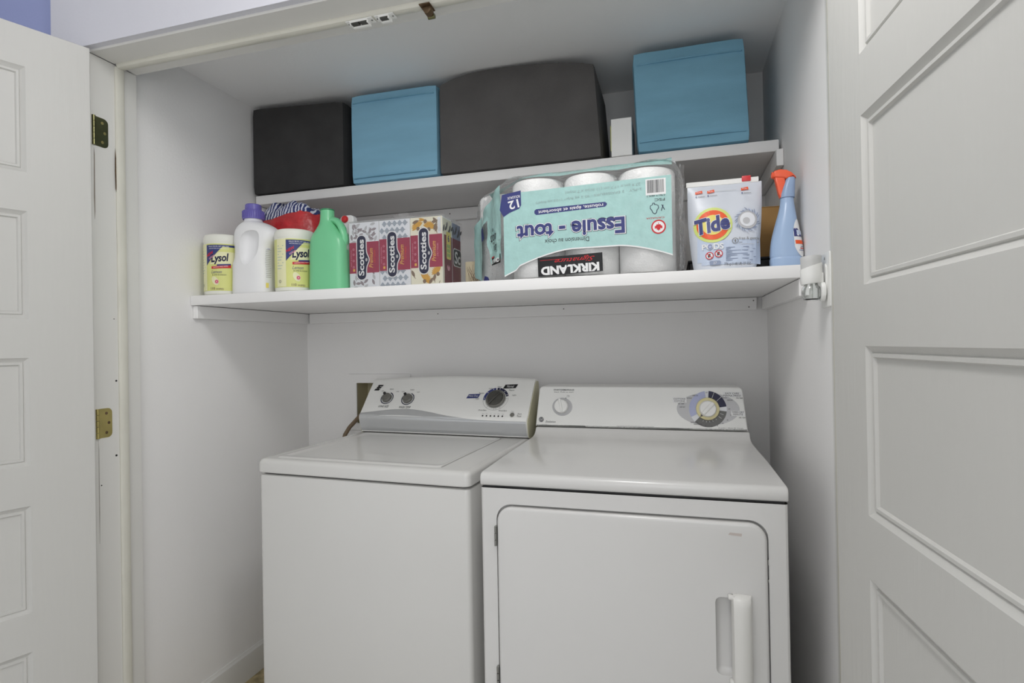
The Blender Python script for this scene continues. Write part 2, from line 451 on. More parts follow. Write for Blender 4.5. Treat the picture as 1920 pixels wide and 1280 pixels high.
# hinge leaves let into the jamb
for zc_, dark, mm in ((1.848, True, BRASSD), (1.032, False, BRASS)):
    h = MB().prism(rrect(-.951, -.911, zc_ - .041, zc_ + .041, (.001, .013, .013, .001), 5), 0, .0012, .0004, 1, fn=lambda p: Vector((.0214 - p.y, p.x, p.z))).build('hinge', mm, jl)
    for k in range(5):
        MB().lathe([(.0046, 0), (.0046, .0155)], (.0225, -.9535, zc_ - .041 + .0166 * k), 14, 'Z').build('knuckle', mm, h)
    for dy, dz in ((-.928, .027), (-.921, 0), (-.928, -.027)):
        MB().lathe([(.0042, 0), (.0042, .0004), (.0028, .0008)], (.0212, dy, zc_ + dz), 14, 'X').build('screw', BRONZE if not dark else BRASS, h)
# baseboards
def base(name, pts):
    a, b_ = Vector(pts[0]), Vector(pts[1]); n = Vector(pts[2])
    prof = [(0, 0), (.013, 0), (.013, .088), (.011, .094), (.007, .098), (.004, .104), (0, .105)]
    rings = [[q + n * d + Vector((0, 0, z)) for d, z in prof] for q in (a, b_)]
    return struct(MB().loft(rings).build(name, TRIM, smooth=20))
base('baseboard_left', ((0, -.82, 0), (0, 0, 0), (1, 0, 0)))
base('baseboard_back', ((.013, 0, 0), (W - .013, 0, 0), (0, -1, 0)))
base('baseboard_right', ((W, -.82, 0), (W, 0, 0), (-1, 0, 0)))

# ---------------------------------------------------------------- five panel doors
PZ = [(.225, .485), (.582, .849), (.950, 1.220), (1.318, 1.588), (1.686, 1.952)]
def make_door(name, loc, rz, x0, x1, hinge_low):
    # face at local y = 0 looking to -y; spans x0..x1
    o = empty(name, loc, rz); struct(o)
    z0, z1, T = .012, 2.055, .035
    px0, px1 = x0 + .136, x1 - .136
    b = MB()
    r = .0025
    b.add([], [])
    xs = [x0 + r, px0, px1, x1 - r]; zs = [z0 + r] + [q for a in PZ for q in a] + [z1 - r]
    vs = [(x, 0, z) for z in zs for x in xs]; fs = []
    for j in range(len(zs) - 1):
        for i in range(3):
            if i == 1 and j % 2 == 1: continue
            fs.append((j * 4 + i, j * 4 + i + 1, j * 4 + i + 5, j * 4 + i + 4))
    b.add(vs, fs)
    o1 = rrect(x0, x1, z0, z1, .0001, 1)
    loops = []
    for d, y in ((r, 0), (.0008, .0008), (0, r), (0, T - r), (r, T)):
        loops.append([(x, y, z) for x, z in ((x0 + d, z0 + d), (x1 - d, z0 + d), (x1 - d, z1 - d), (x0 + d, z1 - d))])
    b.loft(loops, cap0=False, cap1=True)
    b.build('frame', DOORP, o, smooth=50)
    for (a, c) in PZ:
        p = MB(); lp = []
        for d, y in ((0, 0), (.003, .0035), (.010, .0075), (.012, .0045), (.017, .0045), (.0195, .0095), (.027, .0095)):
            lp.append([(px0 + d, y, a + d), (px1 - d, y, a + d), (px1 - d, y, c - d), (px0 + d, y, c - d)])
        p.loft(lp, cap0=False, cap1=True)
        p.build('panel', DOORP, o, smooth=20)
    return o
aL = math.radians(-111); dL = Vector((math.cos(aL), math.sin(aL)))
make_door('door_1', (.0505, -.9815, 0), math.atan2(-dL.y, -dL.x), -.91, 0, True)
aR = math.radians(-85.5); dR = Vector((math.cos(aR), math.sin(aR)))
make_door('door_2', (1.838, -.966, 0), aR, 0, .91, True)

# ---------------------------------------------------------------- catches in the head jamb
def catch(x0, x1, slots, label):
    t = thing('magnetic_catch', label, 'catch', ((x0 + x1) / 2, -.878, HD - .0115), group=None)
    hw = (x1 - x0) / 2
    MB().rbox(-hw - .012, hw + .012, -.012, .013, -.0025, -.0002, .0006, 1).build('plate', PLWHITE, t)
    MB().rbox(-hw, hw, .004, .012, -.011, -.0025, .001, 1).rbox(-hw, -hw + .003, -.010, .004, -.011, -.0025, .0006, 1).rbox(hw - .003, hw, -.010, .004, -.011, -.0025, .0006, 1).rbox(-hw, hw, -.0125, -.010, -.0065, -.0025, .0006, 1).build('housing', PLWHITE, t)
    for a, c in slots: MB().rbox(a, c, -.0095, .0035, -.0085, -.0026, .0005, 1).build('magnet', DKNOB, t)
    for q in (-hw - .007, hw + .007): MB().lathe([(.0028, 0), (.0022, -.0012)], (q, 0, -.0025), 12).build('screw', STEEL, t)
catch(.792, .842, ((-.022, -.002), (.002, .022)), 'white catch with two dark slots under the head jamb')
catch(.872, .900, ((-.011, .011),), 'white catch with a single dark slot, right of the two-slot catch')
t = thing('roller_catch', 'dark bronze spring catch under the head jamb above the charcoal bin', 'catch', (1.0, -.878, HD - .0115))
MB().rbox(-.014, .014, -.022, .014, -.003, -.0002, .0008, 1).build('plate', BRONZE, t)
MB().prism([(-.011, -.003), (.012, -.003), (.013, -.012), (.006, -.020), (-.003, -.019), (-.008, -.010)], -.012, .006, .002, 2).build('bracket', BRONZE, t)
MB().lathe([(.006, -.008), (.006, .009)], (.003, .014, -.014), 14, 'X').build('roller', BRASSD, t)

# ---------------------------------------------------------------- shelves
t = thing('shelf', 'deep lower white shelf holding the cleaning supplies', 'shelf', (W / 2, -.31, 1.382))
MB().rbox(-W / 2 + .0015, W / 2 - .0015, -.31, .309, 0, .032, .002, 2).build('board', SHELFP, t)
b = MB().rbox(-W / 2 + .026, W / 2 - .036, .290, .309, -.044, -.001, .0012, 1); b.build('cleat', SHELFP, t)
MB().rbox(-W / 2 + .001, -W / 2 + .020, -.300, .306, -.044, -.0015, .0012, 1).build('cleat', SHELFP, t)
MB().rbox(W / 2 - .020, W / 2 - .001, -.300, .292, -.044, -.0015, .0012, 1).build('cleat', SHELFP, t)
for x, z in ((.86, -.012), (.845, -.034), (-.33, -.02), (.19, -.018)):
    MB().lathe([(.0022, 0), (.0022, .0006)], (x + .03, .2902, z), 10, 'Y').build('nail', DKNOB, t)
t = thing('shelf', 'shallow upper white shelf holding the fabric bins', 'shelf', (W / 2, -.162, 1.787))
MB().rbox(-W / 2 + .016, W / 2 - .008, -.162, .161, 0, .035, .003, 2).build('board', SHELFP, t)
MB().rbox(-W / 2 + .022, W / 2 - .022, .142, .161, -.048, -.0012, .0012, 1).build('cleat', SHELFP, t)
MB().rbox(-W / 2 + .001, -W / 2 + .020, -.158, .158, -.048, -.0012, .0012, 1).build('cleat', SHELFP, t)
MB().rbox(W / 2 - .020, W / 2 - .001, -.186, .158, -.050, -.0012, .0012, 1).build('cleat', SHELFP, t)
for x in (.012, -.14, .46): MB().lathe([(.0026, 0), (.0026, .0006)], (x - .10, .1422, -.022), 10, 'Y').build('nail', DKNOB, t)

# ---------------------------------------------------------------- washing machine
def rring(x0, x1, y0, y1, z, r, seg=5): return [(x, y, z) for x, y in rrect(x0, x1, y0, y1, r, seg)]
wm = thing('washing_machine', 'white top-loading washing machine with a silver-banded control panel', 'washer', (.372, -.749, 0), math.radians(-3.113))
MB().loft([rring(.006, .676, .005, .61, .02, .014), rring(.003, .678, .003, .61, .03, .014), rring(.003, .678, .003, .61, .856, .014), rring(.0045, .6765, .0045, .608, .862, .013), rring(.010, .671, .010, .602, .8645, .010)]).build('cabinet', ENAMEL, wm)
for x in (.05, .63):
    for y in (.06, .55): MB().lathe([(.016, 0), (.018, .004), (.018, .022)], (x, y, 0), 14).build('foot', BLACKP, wm)
MB().loft([rring(.012, .668, .012, .60, .8645, .012), rring(.012, .668, .012, .60, .8685, .012)]).build('gasket', BLACKP, wm)
lid = MB()
rs = []
for d, z in ((.010, .8685), (.003, .8690), (0, .872), (0, .896), (.0012, .901), (.004, .9055), (.009, .9085), (.015, .9095)):
    rs.append(rring(d, .68 - d, d, .612 - d * .3, z, .016))
lid.loft(rs).build('top_deck', ENAMEL, wm)
rs = []
for d, z in ((0, .9090), (.002, .9112), (.005, .9125), (.014, .9128), (.019, .9118), (.026, .9098), (.04, .9098)):
    rs.append(rring(.040 + d, .585 - d * .35, .028 + d, .494 - d, z, .016))
MB().loft(rs).build('lid', ENAMEL, wm)
MB().rbox(.5838, .5868, .034, .490, .9088, .9099, .0003, 1).build('lid_gap_shade', mat('gap_shade_grey', srgb(120, 119, 116), .6, var=.02), wm)  # dark strip standing for the shade in the gap beside the lid
# console: side profile (y, z) lofted along x
def arch(x): return .0125 * max(0, 1 - ((x - .38) / .34) ** 2)
def prof(x, end):
    e = end
    return [(.520 + e, .911), (.506 + e, .914), (.499 + e, .930), (.4905 + e * .9, .966), (.4925 + e * .8, .977), (.500 + e * .7, .984), (.520 + e * .5, 1.007), (.560 + e * .3, 1.055 + arch(x) * .45), (.5955 + e * .1, 1.095 + arch(x) - e * .3), (.603, 1.1015 + arch(x) - e * .4), (.612, 1.104 + arch(x) - e * .4), (.630, 1.102 + arch(x) - e * .5), (.634, 1.09 + arch(x) - e * .5), (.636, .911)]
rings = []
for x, e in [(.012, .006), (.0135, .002), (.017, 0)] + [(.02 + .65 * k / 26, 0) for k in range(27)] + [(.673, 0), (.6755, .002), (.677, .006)]:
    rings.append([(x, y, z) for y, z in prof(x, e)])
con = MB().loft(rings).build('control_panel', PLWHITE, wm, smooth=40)
for xa, xb in ((.0095, .0118), (.6772, .6795)):
    MB().loft([[(x, y + .003, z - .003) for y, z in prof(.02, .003)] for x in (xa, xb)]).build('end_cap', PLCREAM, wm)
# silver band riding on the profile
SP = [(.506, .9145), (.499, .930), (.4905, .966), (.4925, .977), (.500, .984), (.520, 1.007), (.560, 1.055)]
SL = [0]
for a, c in zip(SP, SP[1:]): SL.append(SL[-1] + math.hypot(c[0] - a[0], c[1] - a[1]))
def onprof(sv, lift):
    k = 0
    while k < len(SL) - 2 and sv > SL[k + 1]: k += 1
    f = (sv - SL[k]) / (SL[k + 1] - SL[k]); a, c = SP[k], SP[k + 1]
    y = a[0] + (c[0] - a[0]) * f; z = a[1] + (c[1] - a[1]) * f
    ty, tz = c[0] - a[0], c[1] - a[1]; l = math.hypot(ty, tz)
    return y - tz / l * lift, z + ty / l * lift
def topedge(x):     # where the silver ends, measured along the profile
    f = x / .68
    hump = math.exp(-((f - .30) / .26) ** 2)
    return .0575 + .040 * hump + .006 * max(0, 1 - f * 4)
def crease(x): return .0575 + .010 * math.exp(-((x / .68 - .28) / .2) ** 2)
def band(lo, hi, name, m, lift, bulge):
    rings = []
    for i in range(49):
        x = .0155 + .659 * i / 48; ring = []
        for j in range(15):
            sv = lo(x) + (hi(x) - lo(x)) * j / 14
            y, z = onprof(sv, lift + bulge * math.sin(PI * j / 14) + (0 if 0 < j < 14 else -.0012))
            ring.append((x, y, z))
        rings.append(ring)
    return MB().loft(rings, False, False, closed=False).build(name, m, wm, smooth=40)
band(lambda x: .003, lambda x: crease(x), 'silver_band', SILVER, .0011, .0012)
band(lambda x: crease(x) - .0004, lambda x: max(topedge(x), crease(x) + .0003), 'silver_hump', SILVER, .0009, .0006)
# printing, knobs and lights on the sloped face
sl = Vector((0, .095, .118)).normalized(); sn = Vector((0, -.118, .095)).normalized()
def wf(u, v, h):
    a = arch(u); pl = ((.4925, .977), (.500, .984), (.520, 1.007), (.560, 1.055 + a * .45), (.5955, 1.095 + a), (.603, 1.1015 + a))
    z = .985 + .779 * v; k = 0
    while k < 4 and z > pl[k + 1][1]: k += 1
    f = (z - pl[k][1]) / (pl[k + 1][1] - pl[k][1])
    return Vector((u, pl[k][0] + (pl[k + 1][0] - pl[k][0]) * f, z)) + sn * (h + .0006)
A = Art(wf)
for (a, c, q, hh) in ((.0425, .0650, .1215, .0034), (.0395, .0600, .1125, .0034), (.0345, .0560, .1030, .0042)):
    A.poly([(a - hh * .5, q - hh), (c - hh * .5, q - hh), (c + hh * .5, q + hh), (a + hh * .5, q + hh)], 'black', 1)
A.poly([(.0455, .115), (.0520, .115), (.0500, .119), (.0435, .119)], 'black', 1).poly([(.0440, .106), (.0520, .106), (.0500, .110), (.0420, .110)], 'black', 1)
for (kx, kv, wds) in ((.1045, .0655, ('SMALL', 'MEDIUM', 'LARGE')), (.195, .0637, ('COLD', 'WARM', 'HOT'))):
    A.ring(kx, kv, .0235, .0268, 'deepnavy', 1, a0=-PI * 1.28, a1=.62 * PI * .62, n=32)
    A.ring(kx, kv, .0235, .0268, 'deepnavy', 1, a0=.50, a1=1.25, n=10)
    A.text(wds[0], kx - .030, kv + .031, h=.0045, wd=.012, col='midgrey').text(wds[1], kx + .006, kv + .040, h=.0048, wd=.017, col='midgrey').text(wds[2], kx + .036, kv + .030, h=.0045, wd=.012, col='midgrey')
A.text('LOAD SIZE', .1035, .0285, h=.0095, wd=.044, col='dark', shear=.25).text('WASH TEMP', .195, .0265, h=.0095, wd=.048, col='dark', shear=.25)
A.build('printing', wm)
A = Art(wf)
dx, dv = .5465, .0700
A.ring(dx, dv, .0385, .0475, 'navy', 1, a0=1.72, a1=3.25, n=20)
A.ring(dx, dv, .0385, .0475, 'deepnavy', 1, a0=.28, a1=1.62, n=20)
for a0, a1 in ((-.1, -1.35), (-1.5, -2.95)):
    for r0 in (.0385, .0465): A.ring(dx, dv, r0, r0 + .0007, 'grey', 1, a0=a0 + .18, a1=a1, n=18)
for a in (.08, -1.35, -1.52, -2.95, -2.2, -1.0):
    A.poly([(dx + r_ * math.cos(a + e), dv + r_ * math.sin(a + e)) for r_, e in ((.0385, -.008), (.0472, -.007), (.0472, .007), (.0385, .008))], 'grey', 1)
for a in (.42, .85, 1.38, 1.95, 2.5, 3.1): A.ell(dx + .043 * math.cos(a), dv + .043 * math.sin(a), .0018, .0018, 'white', 2, 10)
A.poly([(.433, .0700), (.478, .0725), (.484, .0905), (.439, .0880)], 'navy', 1).text('Heavy Duty', .4585, .0803, h=.0100, wd=.038, col='white', shear=.2)
A.poly([(.565, .1140), (.612, .1165), (.618, .1335), (.571, .1310)], 'black', 1).text('Normal', .5915, .1238, h=.0098, wd=.026, col='white', shear=.2)
for s_, u, v in (('Super', .477, .0685), ('Regular', .488, .0930), ('Light', .519, .1130), ('Heavy', .551, .1215), ('Regular', .600, .1070), ('Light', .6130, .0860), ('Drain/Spin', .507, .0210), ('Rinse/Spin', .5835, .0210)):
    A.text(s_, u, v, h=.0072, wd=.0030 * len(s_) , col='midgrey', shear=.2)
for k in range(6):
    u = .5135 + .0147 * k
    A.ell(u, -.0005, .0030, .0030, 'black', 1, 14).text(('Wash', 'Rinse', 'Spin', 'Lid', 'Done', 'Hold')[k], u, .0078, h=.0026, col='grey')
A.text('Push', .620, .0200, h=.0032, col='grey').text('to start', .620, .0155, h=.0026, col='grey')
A.text('Start', .6475, .0105, h=.0062, wd=.015, col='midgrey', shear=.2).text('Pause', .6475, .0020, h=.0062, wd=.016, col='midgrey', shear=.2).text('Cancel', .6475, -.0020, h=.0026, col='lightgrey')
A.build('printing', wm)
SM = Matrix((Vector((1, 0, 0)), sl, sn)).transposed()
def onface(mb_fn, u, v, name, m, parent=wm):
    o = mb_fn.build(name, m, parent); return o
def slope_lathe(u, v, prof_, seg=32): return MB().lathe(prof_, wf(u, v, 0), seg, M=SM)
def slope_box(u, v, a, x0, x1, y0, y1, z0, z1, r=.002):
    R2 = Matrix.Rotation(a, 3, 'Z')
    return MB().rbox(x0, x1, y0, y1, z0, z1, r, 2, fn=lambda p: SM @ (R2 @ p) + wf(u, v, 0))
for kx, kv in ((.1045, .0655), (.195, .0637)):
    k = slope_lathe(kx, kv, [(.0200, 0), (.0200, .002), (.0190, .004), (.0180, .009), (.0160, .0102), (.012, .0092), (.006, .0105), (.002, .0108)]).build('knob', GREYKNOB, wm)
    slope_box(kx, kv, 2.25, .0125, .0270, -.0052, .0052, .001, .0112, .0025).build('pointer', BLACKP, k)
k = slope_lathe(dx, dv, [(.0365, 0), (.0365, .003), (.0345, .006), (.031, .007)]).build('dial', GREYKNOB, wm)
slope_lathe(dx, dv, [(.0300, .007), (.0285, .011), (.0265, .0128), (.02, .0132)]).build('dial_grip', DKNOB, k)
slope_box(dx, dv, -2.2, -.026, .0335, -.006, .006, .009, .0165, .003).build('pointer', DKNOB, k)
slope_lathe(.6215, .0055, [(.0078, 0), (.0078, .0025), (.0066, .0035), (.006, .0028)], 20).build('start_button', GREYKNOB, wm)

# ---------------------------------------------------------------- dryer
dr = thing('dryer', 'white front-loading clothes dryer with a square door and grab handle', 'dryer', (1.4385, -.826, 0))
hx = .3430
cab = MB()
ho = rrect(-.3035, .3030, .17, .847, .038, 6)      # the door opening
DX0, DX1, DZ0, DZ1 = -.3005, .3000, .173, .8415
oo = rrect(-hx + .006, hx - .006, .03, .8845, .0005, 6)
cab.loft([[(x, .001, z) for x, z in oo], [(x, .001, z) for x, z in ho], [(x, .016, z) for x, z in ho]], cap0=False, cap1=True)
body = []
sides = [(-hx + .006, .001), (-hx + .002, .003), (-hx, .008), (-hx, .72), (hx, .72), (hx, .008), (hx - .002, .003), (hx - .006, .001)]
cab.loft([[(x, y, z) for x, y in sides] for z in (.03, .8845)], False, False, closed=False)
cab.box(-hx, hx, .715, .72, .03, .8845)
cab.build('cabinet', ENAMEL2, dr)
for x in (-.28, .28):
    for y in (.08, .66): MB().lathe([(.018, 0), (.02, .004), (.02, .032)], (x, y, 0), 14).build('foot', BLACKP, dr)
MB().box(-hx + .006, hx - .006, .006, .70, .8845, .8885).build('gasket', BLACKP, dr)
# top: profile (y, z) lofted along x with rounded ends
TP = [(.700, .889), (.006, .889), (.0005, .891), (-.002, .895), (-.002, .909), (.0005, .915), (.006, .9195), (.014, .921), (.25, .9225), (.490, .924), (.515, .9265), (.532, .932), (.543, .940), (.5505, .950), (.700, .950)]
rings = []
for x, d in [(-.3440, .005), (-.3434, .002), (-.342, .0006), (-.339, 0), (.339, 0), (.342, .0006), (.3434, .002), (.3440, .005)]:
    s_ = 1 if x > 0 else -1
    ring = []
    for i, (y, z) in enumerate(TP):
        tap = .0
        if y > .40: tap = .0075 * min(1, (y - .40) / .15)
        yy = y + (d if y < .03 else 0); zz = z - d if z > .915 else z + (d * .3 if z < .893 else 0)
        ring.append((x - s_ * tap, yy, zz))
    rings.append(ring)
MB().loft(rings).build('top', ENAMEL2, dr, smooth=40)
# console
CS = .02 / .133
def df(u, v, h):   # u in world X, v up the console face
    z = .9525 + v; return Vector((u - 1.4385, .5555 + CS * v - h * .989, z + h * .149))
outl = []
for x, z in rrect(-.3385, .3335, 0, .1335, (.002, .002, .012, .012), 6):
    outl.append((x - .0005 + (-.0045 if x > 0 else .0115) * 0 + (-(z / .1335) * .0125 if x > 0 else (z / .1335) * .0125), z))
def cfn(p): return Vector((p.x, .5555 + CS * p.z * max(0, 1 - p.y / .13) + p.y, .9525 + p.z))
MB().prism(outl, 0, .135, .005, 4, fn=cfn).build('control_panel', PLWHITE, dr, smooth=40)
A = Art(df)
A.text('START/DEMARRAGE', 1.1965, .1222, h=.0052, wd=.070, col='dark', bold=.01).text('Start  Push to start', 1.1965, .1150, h=.0040, wd=.066, col='grey')
A.text('PUSH', 1.2115, .1035, h=.0026, col='grey').text('START', 1.2115, .0995, h=.0026, col='grey').ell(1.2035, .0945, .0018, .0018, 'dark', 1, 10)
A.ell(1.1915, .0660, .0345, .0300, 'lightgrey', 1)
A.ell(1.1195, .0225, .0088, .0088, 'dark', 1).ring(1.1195, .0225, .0070, .0076, 'white', 2).text('GE', 1.1195, .0225, h=.0066, col='white', layer=2, shear=.3)
A.text('Evolution', 1.1520, .0160, h=.0065, wd=.034, col='dark', shear=.3)
A.text('Made in Canada', 1.1310, .0068, h=.0020, col='lightgrey')
A.build('printing', dr)
A = Art(df)
A.text('commercial Quality/Qualité commerciale', 1.432, .0070, h=.0034, wd=.118, col='grey', shear=.2)
A.build('printing', dr)
A = Art(df)
ox, ov = 1.6560, .0655
A.ell(ox, ov, .0935, .0500, 'ovalgrey', 1, 44)
A.ring(ox, ov, .0345, .0560, 'lav', 2, a0=1.72, a1=3.60, n=24, sx=1).ring(ox, ov, .0345, .0560, 'deepnavy', 2, a0=.16, a1=1.50, n=22).ring(ox, ov, .0345, .0560, 'midgrey', 2, a0=-2.35, a1=-.12, n=30)
A.ring(ox, ov, .0345, .0560, 'pouchwhite', 2, a0=-.11, a1=.15, n=5).ring(ox, ov, .0345, .0560, 'pouchwhite', 2, a0=1.51, a1=1.71, n=5).ring(ox, ov, .0345, .0560, 'pouchwhite', 2, a0=3.61, a1=3.92, n=5)
for a in (.75, 1.2, -.35, -.62, -.92, -1.2, -1.45, -1.7, -1.95):
    r0, r1 = (.036, .0555) if a > 0 else (.038, .049) if a > -.7 else (.037, .0415)
    A.poly([(ox + r_ * math.cos(a + e), ov + r_ * math.sin(a + e)) for r_, e in ((r0, -.012), (r1, -.010), (r1, .010), (r0, .012))], 'white', 3)
for a in (2.3, 3.1): A.poly([(ox + r_ * math.cos(a + e), ov + r_ * math.sin(a + e)) for r_, e in ((.036, -.006), (.0555, -.005), (.0555, .005), (.036, .006))], 'paleblue', 3)
A.rect(1.5500, 1.5930, .0845, .1010, 'white', 2).text('COTTONS', 1.5715, .0960, h=.0054, wd=.036, col='dark', layer=3).text('COTONS', 1.5715, .0890, h=.0054, wd=.032, col='dark', layer=3)
A.rect(1.7020, 1.7580, .1030, .1195, 'white', 2).text('EASY CARE', 1.7290, .1145, h=.0054, wd=.040, col='dark', layer=3).text('PERMA PRESS', 1.7290, .1075, h=.0054, wd=.052, col='dark', layer=3)
A.rect(1.7240, 1.7640, .0460, .0615, 'white', 2).text('TIMED DRY', 1.7440, .0572, h=.0054, wd=.036, col='dark', layer=3).text('MINUTE', 1.7440, .0505, h=.0054, wd=.028, col='dark', layer=3)
for s_, u, v in (('MIN. TEMP', 1.5760, .0805), ('LESS DRY', 1.5800, .0705), ('OPTIMUM', 1.6010, .0985), ('MORE DRY', 1.6200, .1070), ('MORE DRY', 1.6745, .1115), ('LESS DRY', 1.7060, .1010), ('MIN. TEMP', 1.7500, .1000), ('DAMP DRY', 1.7220, .0935), ('MIN. TEMP', 1.7560, .0405), ('DEFROISSAGE', 1.6150, .0235), ('WRINKLE FREE', 1.6250, .0180), ('70', 1.7230, .0480), ('60', 1.7130, .0330), ('50', 1.6990, .0225), ('40', 1.6830, .0155), ('30', 1.6660, .0122), ('20', 1.6480, .0135), ('OFF', 1.6535, .1195 - .003), ('OFF', 1.7190, .0665)):
    A.text(s_, u, v, h=.0038, wd=.0021 * len(s_), col='dark', layer=3)
A.text('6 cycles • Quiet By Design', 1.7220, .0080, h=.0042, wd=.072, col='grey', shear=.25)
A.build('printing', dr)
dn = Vector((0, -.989, .149)); du = Vector((0, .149, .989))
DM = Matrix((Vector((1, 0, 0)), du, dn)).transposed()
def dl(u, v, prof_, seg=36): return MB().lathe(prof_, df(u, v, 0), seg, M=DM)
def dbox(u, v, a, x0, x1, y0, y1, z0, z1, r=.002):
    R2 = Matrix.Rotation(a, 3, 'Z'); return MB().rbox(x0, x1, y0, y1, z0, z1, r, 2, fn=lambda p: DM @ (R2 @ p) + df(u, v, 0))
k = dl(1.1885, .0680, [(.0235, .0006), (.0235, .006), (.022, .013), (.0205, .0145)]).build('start_knob', PLWHITE, dr)
dbox(1.1885, .0680, PI / 2 + .18, -.020, .0255, -.0042, .0042, .012, .019, .0025).build('knob_ridge', PLWHITE, k)
k = dl(ox - .0005, ov + .0005, [(.0350, .0008), (.0350, .007), (.0335, .009), (.028, .009)]).build('dial', CREAMRING, dr, smooth=30)
dl(ox - .0005, ov + .0005, [(.0262, .009), (.0245, .020), (.0225, .0225)]).build('dial_grip', PLWHITE, k)
dbox(ox - .0005, ov + .0005, .82, -.023, .025, -.006, .006, .020, .0265, .003).build('knob_ridge', PLWHITE, k)
a = 3.96
MB().add([df(ox + r_ * math.cos(a + e), ov + r_ * math.sin(a + e), .0094) for r_, e in ((.0345, 0), (.0265, -.16), (.0265, .16))] + [df(ox + r_ * math.cos(a + e), ov + r_ * math.sin(a + e), .0088) for r_, e in ((.0345, 0), (.0265, -.16), (.0265, .16))], [(0, 1, 2), (5, 4, 3), (0, 3, 4, 1), (1, 4, 5, 2), (2, 5, 3, 0)]).build('pointer', DKNOB, k)
# door
dd = MB().prism(rrect(DX0, DX1, DZ0, DZ1, .036, 6), -.008, .0145, .0075, 5).build('door', ENAMEL2, dr)
cut = MB().rbox(.1935, .250, -.03, .0085, .512, .680, .0125, 4).build('cut', ENAMEL2)
cut.location = dr.location
dd.parent = None; dd.location = dr.location
bpy.context.view_layer.update()
boolean(dd, cut)
dd.location = (0, 0, 0); dd.parent = dr
A = Art(lambda u, v, h: Vector((u, -.0081 - h, v)))
A.poly([(.222, .8155), (.226, .8205), (.250, .8195), (.249, .8135), (.236, .8145)], 'smudge', 1)
A.build('scuff_mark', dd)
hd = MB()
prof_h = [(.2255, -.0085), (.2262, -.022), (.229, -.030), (.235, -.034), (.246, -.0355), (.257, -.033), (.2635, -.027), (.266, -.018), (.2665, -.0082)]
rings = []
for k, (z, sc) in enumerate(((.500, .35), (.5015, .62), (.505, .82), (.511, .95), (.519, 1), (.668, 1), (.676, .95), (.683, .82), (.6875, .62), (.690, .35))):
    rings.append([(x if i else x, -.0082 + (y + .0082) * sc, z) for i, (x, y) in enumerate(prof_h)])
hd.loft(rings)
for z0, z1 in ((.500, .5095), (.6805, .690)): hd.rbox(.219, .232, -.022, -.0082, z0, z1, .003, 2)
hd.build('handle', mat('handle_plastic', srgb(226, 225, 221), .35, var=.01), dd)
for z in (.770, .432):
    h = MB().rbox(-.3075, -.3015, -.0045, .004, z - .024, z + .024, .001, 1).build('hinge', STEEL, dr)
    for k in range(3): MB().lathe([(.0030, 0), (.0030, .0135)], (-.3045, -.0055, z - .0235 + .0165 * k), 10).build('knuckle', STEEL, h)
for za, zb in ((.752, .764), (.715, .722)): MB().rbox(.3005, .3042, .002, .010, za, zb, .0008, 1).build('latch', STEEL, dr)

# ---------------------------------------------------------------- washer outlet box and hose
t = thing('washer_outlet_box', 'recessed white-framed washer connection box with a beige inside, behind the washing machine', 'outlet box', (.353, 0, .905))
fo = rrect(-.149, .149, -.03, .212, .003, 2); fi = rrect(-.107, .108, .0008, .1732, .002, 2)
MB().loft([[(x, -.001, z) for x, z in fo], [(x, -.006, z) for x, z in inset(fo, .0015)], [(x, -.006, z) for x, z in fi], [(x, .001, z) for x, z in fi]], False, False).build('frame', WALL, t, smooth=20)
MB().loft([[(x, .0, z) for x, z in fi], [(x, .085, z) for x, z in fi]], cap0=False, cap1=True).build('recess', BEIGEBOX, t, smooth=20)
tag(MB().tube([Vector(q) for q in ((.262, .045, .945), (.268, .01, .948), (.272, -.025, .940), (.264, -.05, .920), (.247, -.065, .897), (.232, -.075, .868), (.222, -.08, .83), (.215, -.08, .70), (.215, -.08, .45))], .0085, 12).build('drain_hose', HOSE), 'brown drain hose curving out of the wall box behind the washing machine', 'hose')

# ---------------------------------------------------------------- plug-in air freshener and its outlet
t = thing('wall_outlet', 'white outlet plate on the right wall behind the air freshener', 'outlet', (W, -.790, 1.357))
MB().prism(rrect(-.036, .036, -.058, .058, .004, 3), 0, .0055, .002, 2, fn=lambda p: Vector((-.0055 + p.y, p.x, p.z))).build('plate', PLWHITE, t)
MB().prism(rrect(-.0165, .0165, -.034, .034, .010, 4), 0, .0025, .0006, 1, fn=lambda p: Vector((-.0078 + p.y, p.x, p.z))).build('socket_face', PLWHITE, t)
MB().lathe([(.003, 0), (.003, -.0008)], (-.0055, 0, .046), 10, 'X').build('screw', STEEL, t)
t = thing('air_freshener', 'white plug-in air freshener with a clear oil bottle by the right wall', 'air freshener', (1.8405, -.792, 1.302))
tilt = lambda p: Vector((p.x, p.y, p.z))
rings = []
for z, r, tl in ((.048, .0190, .002), (.050, .0203, .002), (.066, .0212, .0), (.086, .0212, .0068)):
    rings.append([Vector((r * math.cos(2 * PI * k / 32), r * math.sin(2 * PI * k / 32), z + tl * math.cos(2 * PI * k / 32))) for k in range(32)])
MB().loft(rings).build('body', PLWHITE, t)
rings = []
for z, r, tl in ((.0855, .0195, .0068), (.096, .0200, .004), (.1055, .0205, .001), (.1072, .0195, .001), (.1068, .0165, .001), (.098, .015, .0)):
    rings.append([Vector((r * math.cos(2 * PI * k / 32), r * math.sin(2 * PI * k / 32), z + tl * math.cos(2 * PI * k / 32))) for k in range(32)])
MB().loft(rings).build('cap', GREYCAP, t)
gl = MB().lathe([(.010, .0125), (.0150, .0135), (.0185, .020), (.0192, .032), (.0180, .040), (.013, .046), (.011, .050), (.009, .050), (.011, .045), (.0155, .039), (.0170, .032), (.0166, .022), (.0140, .0165), (.008, .0150)], (0, 0, 0), 32).build('bottle', GLASS, t)
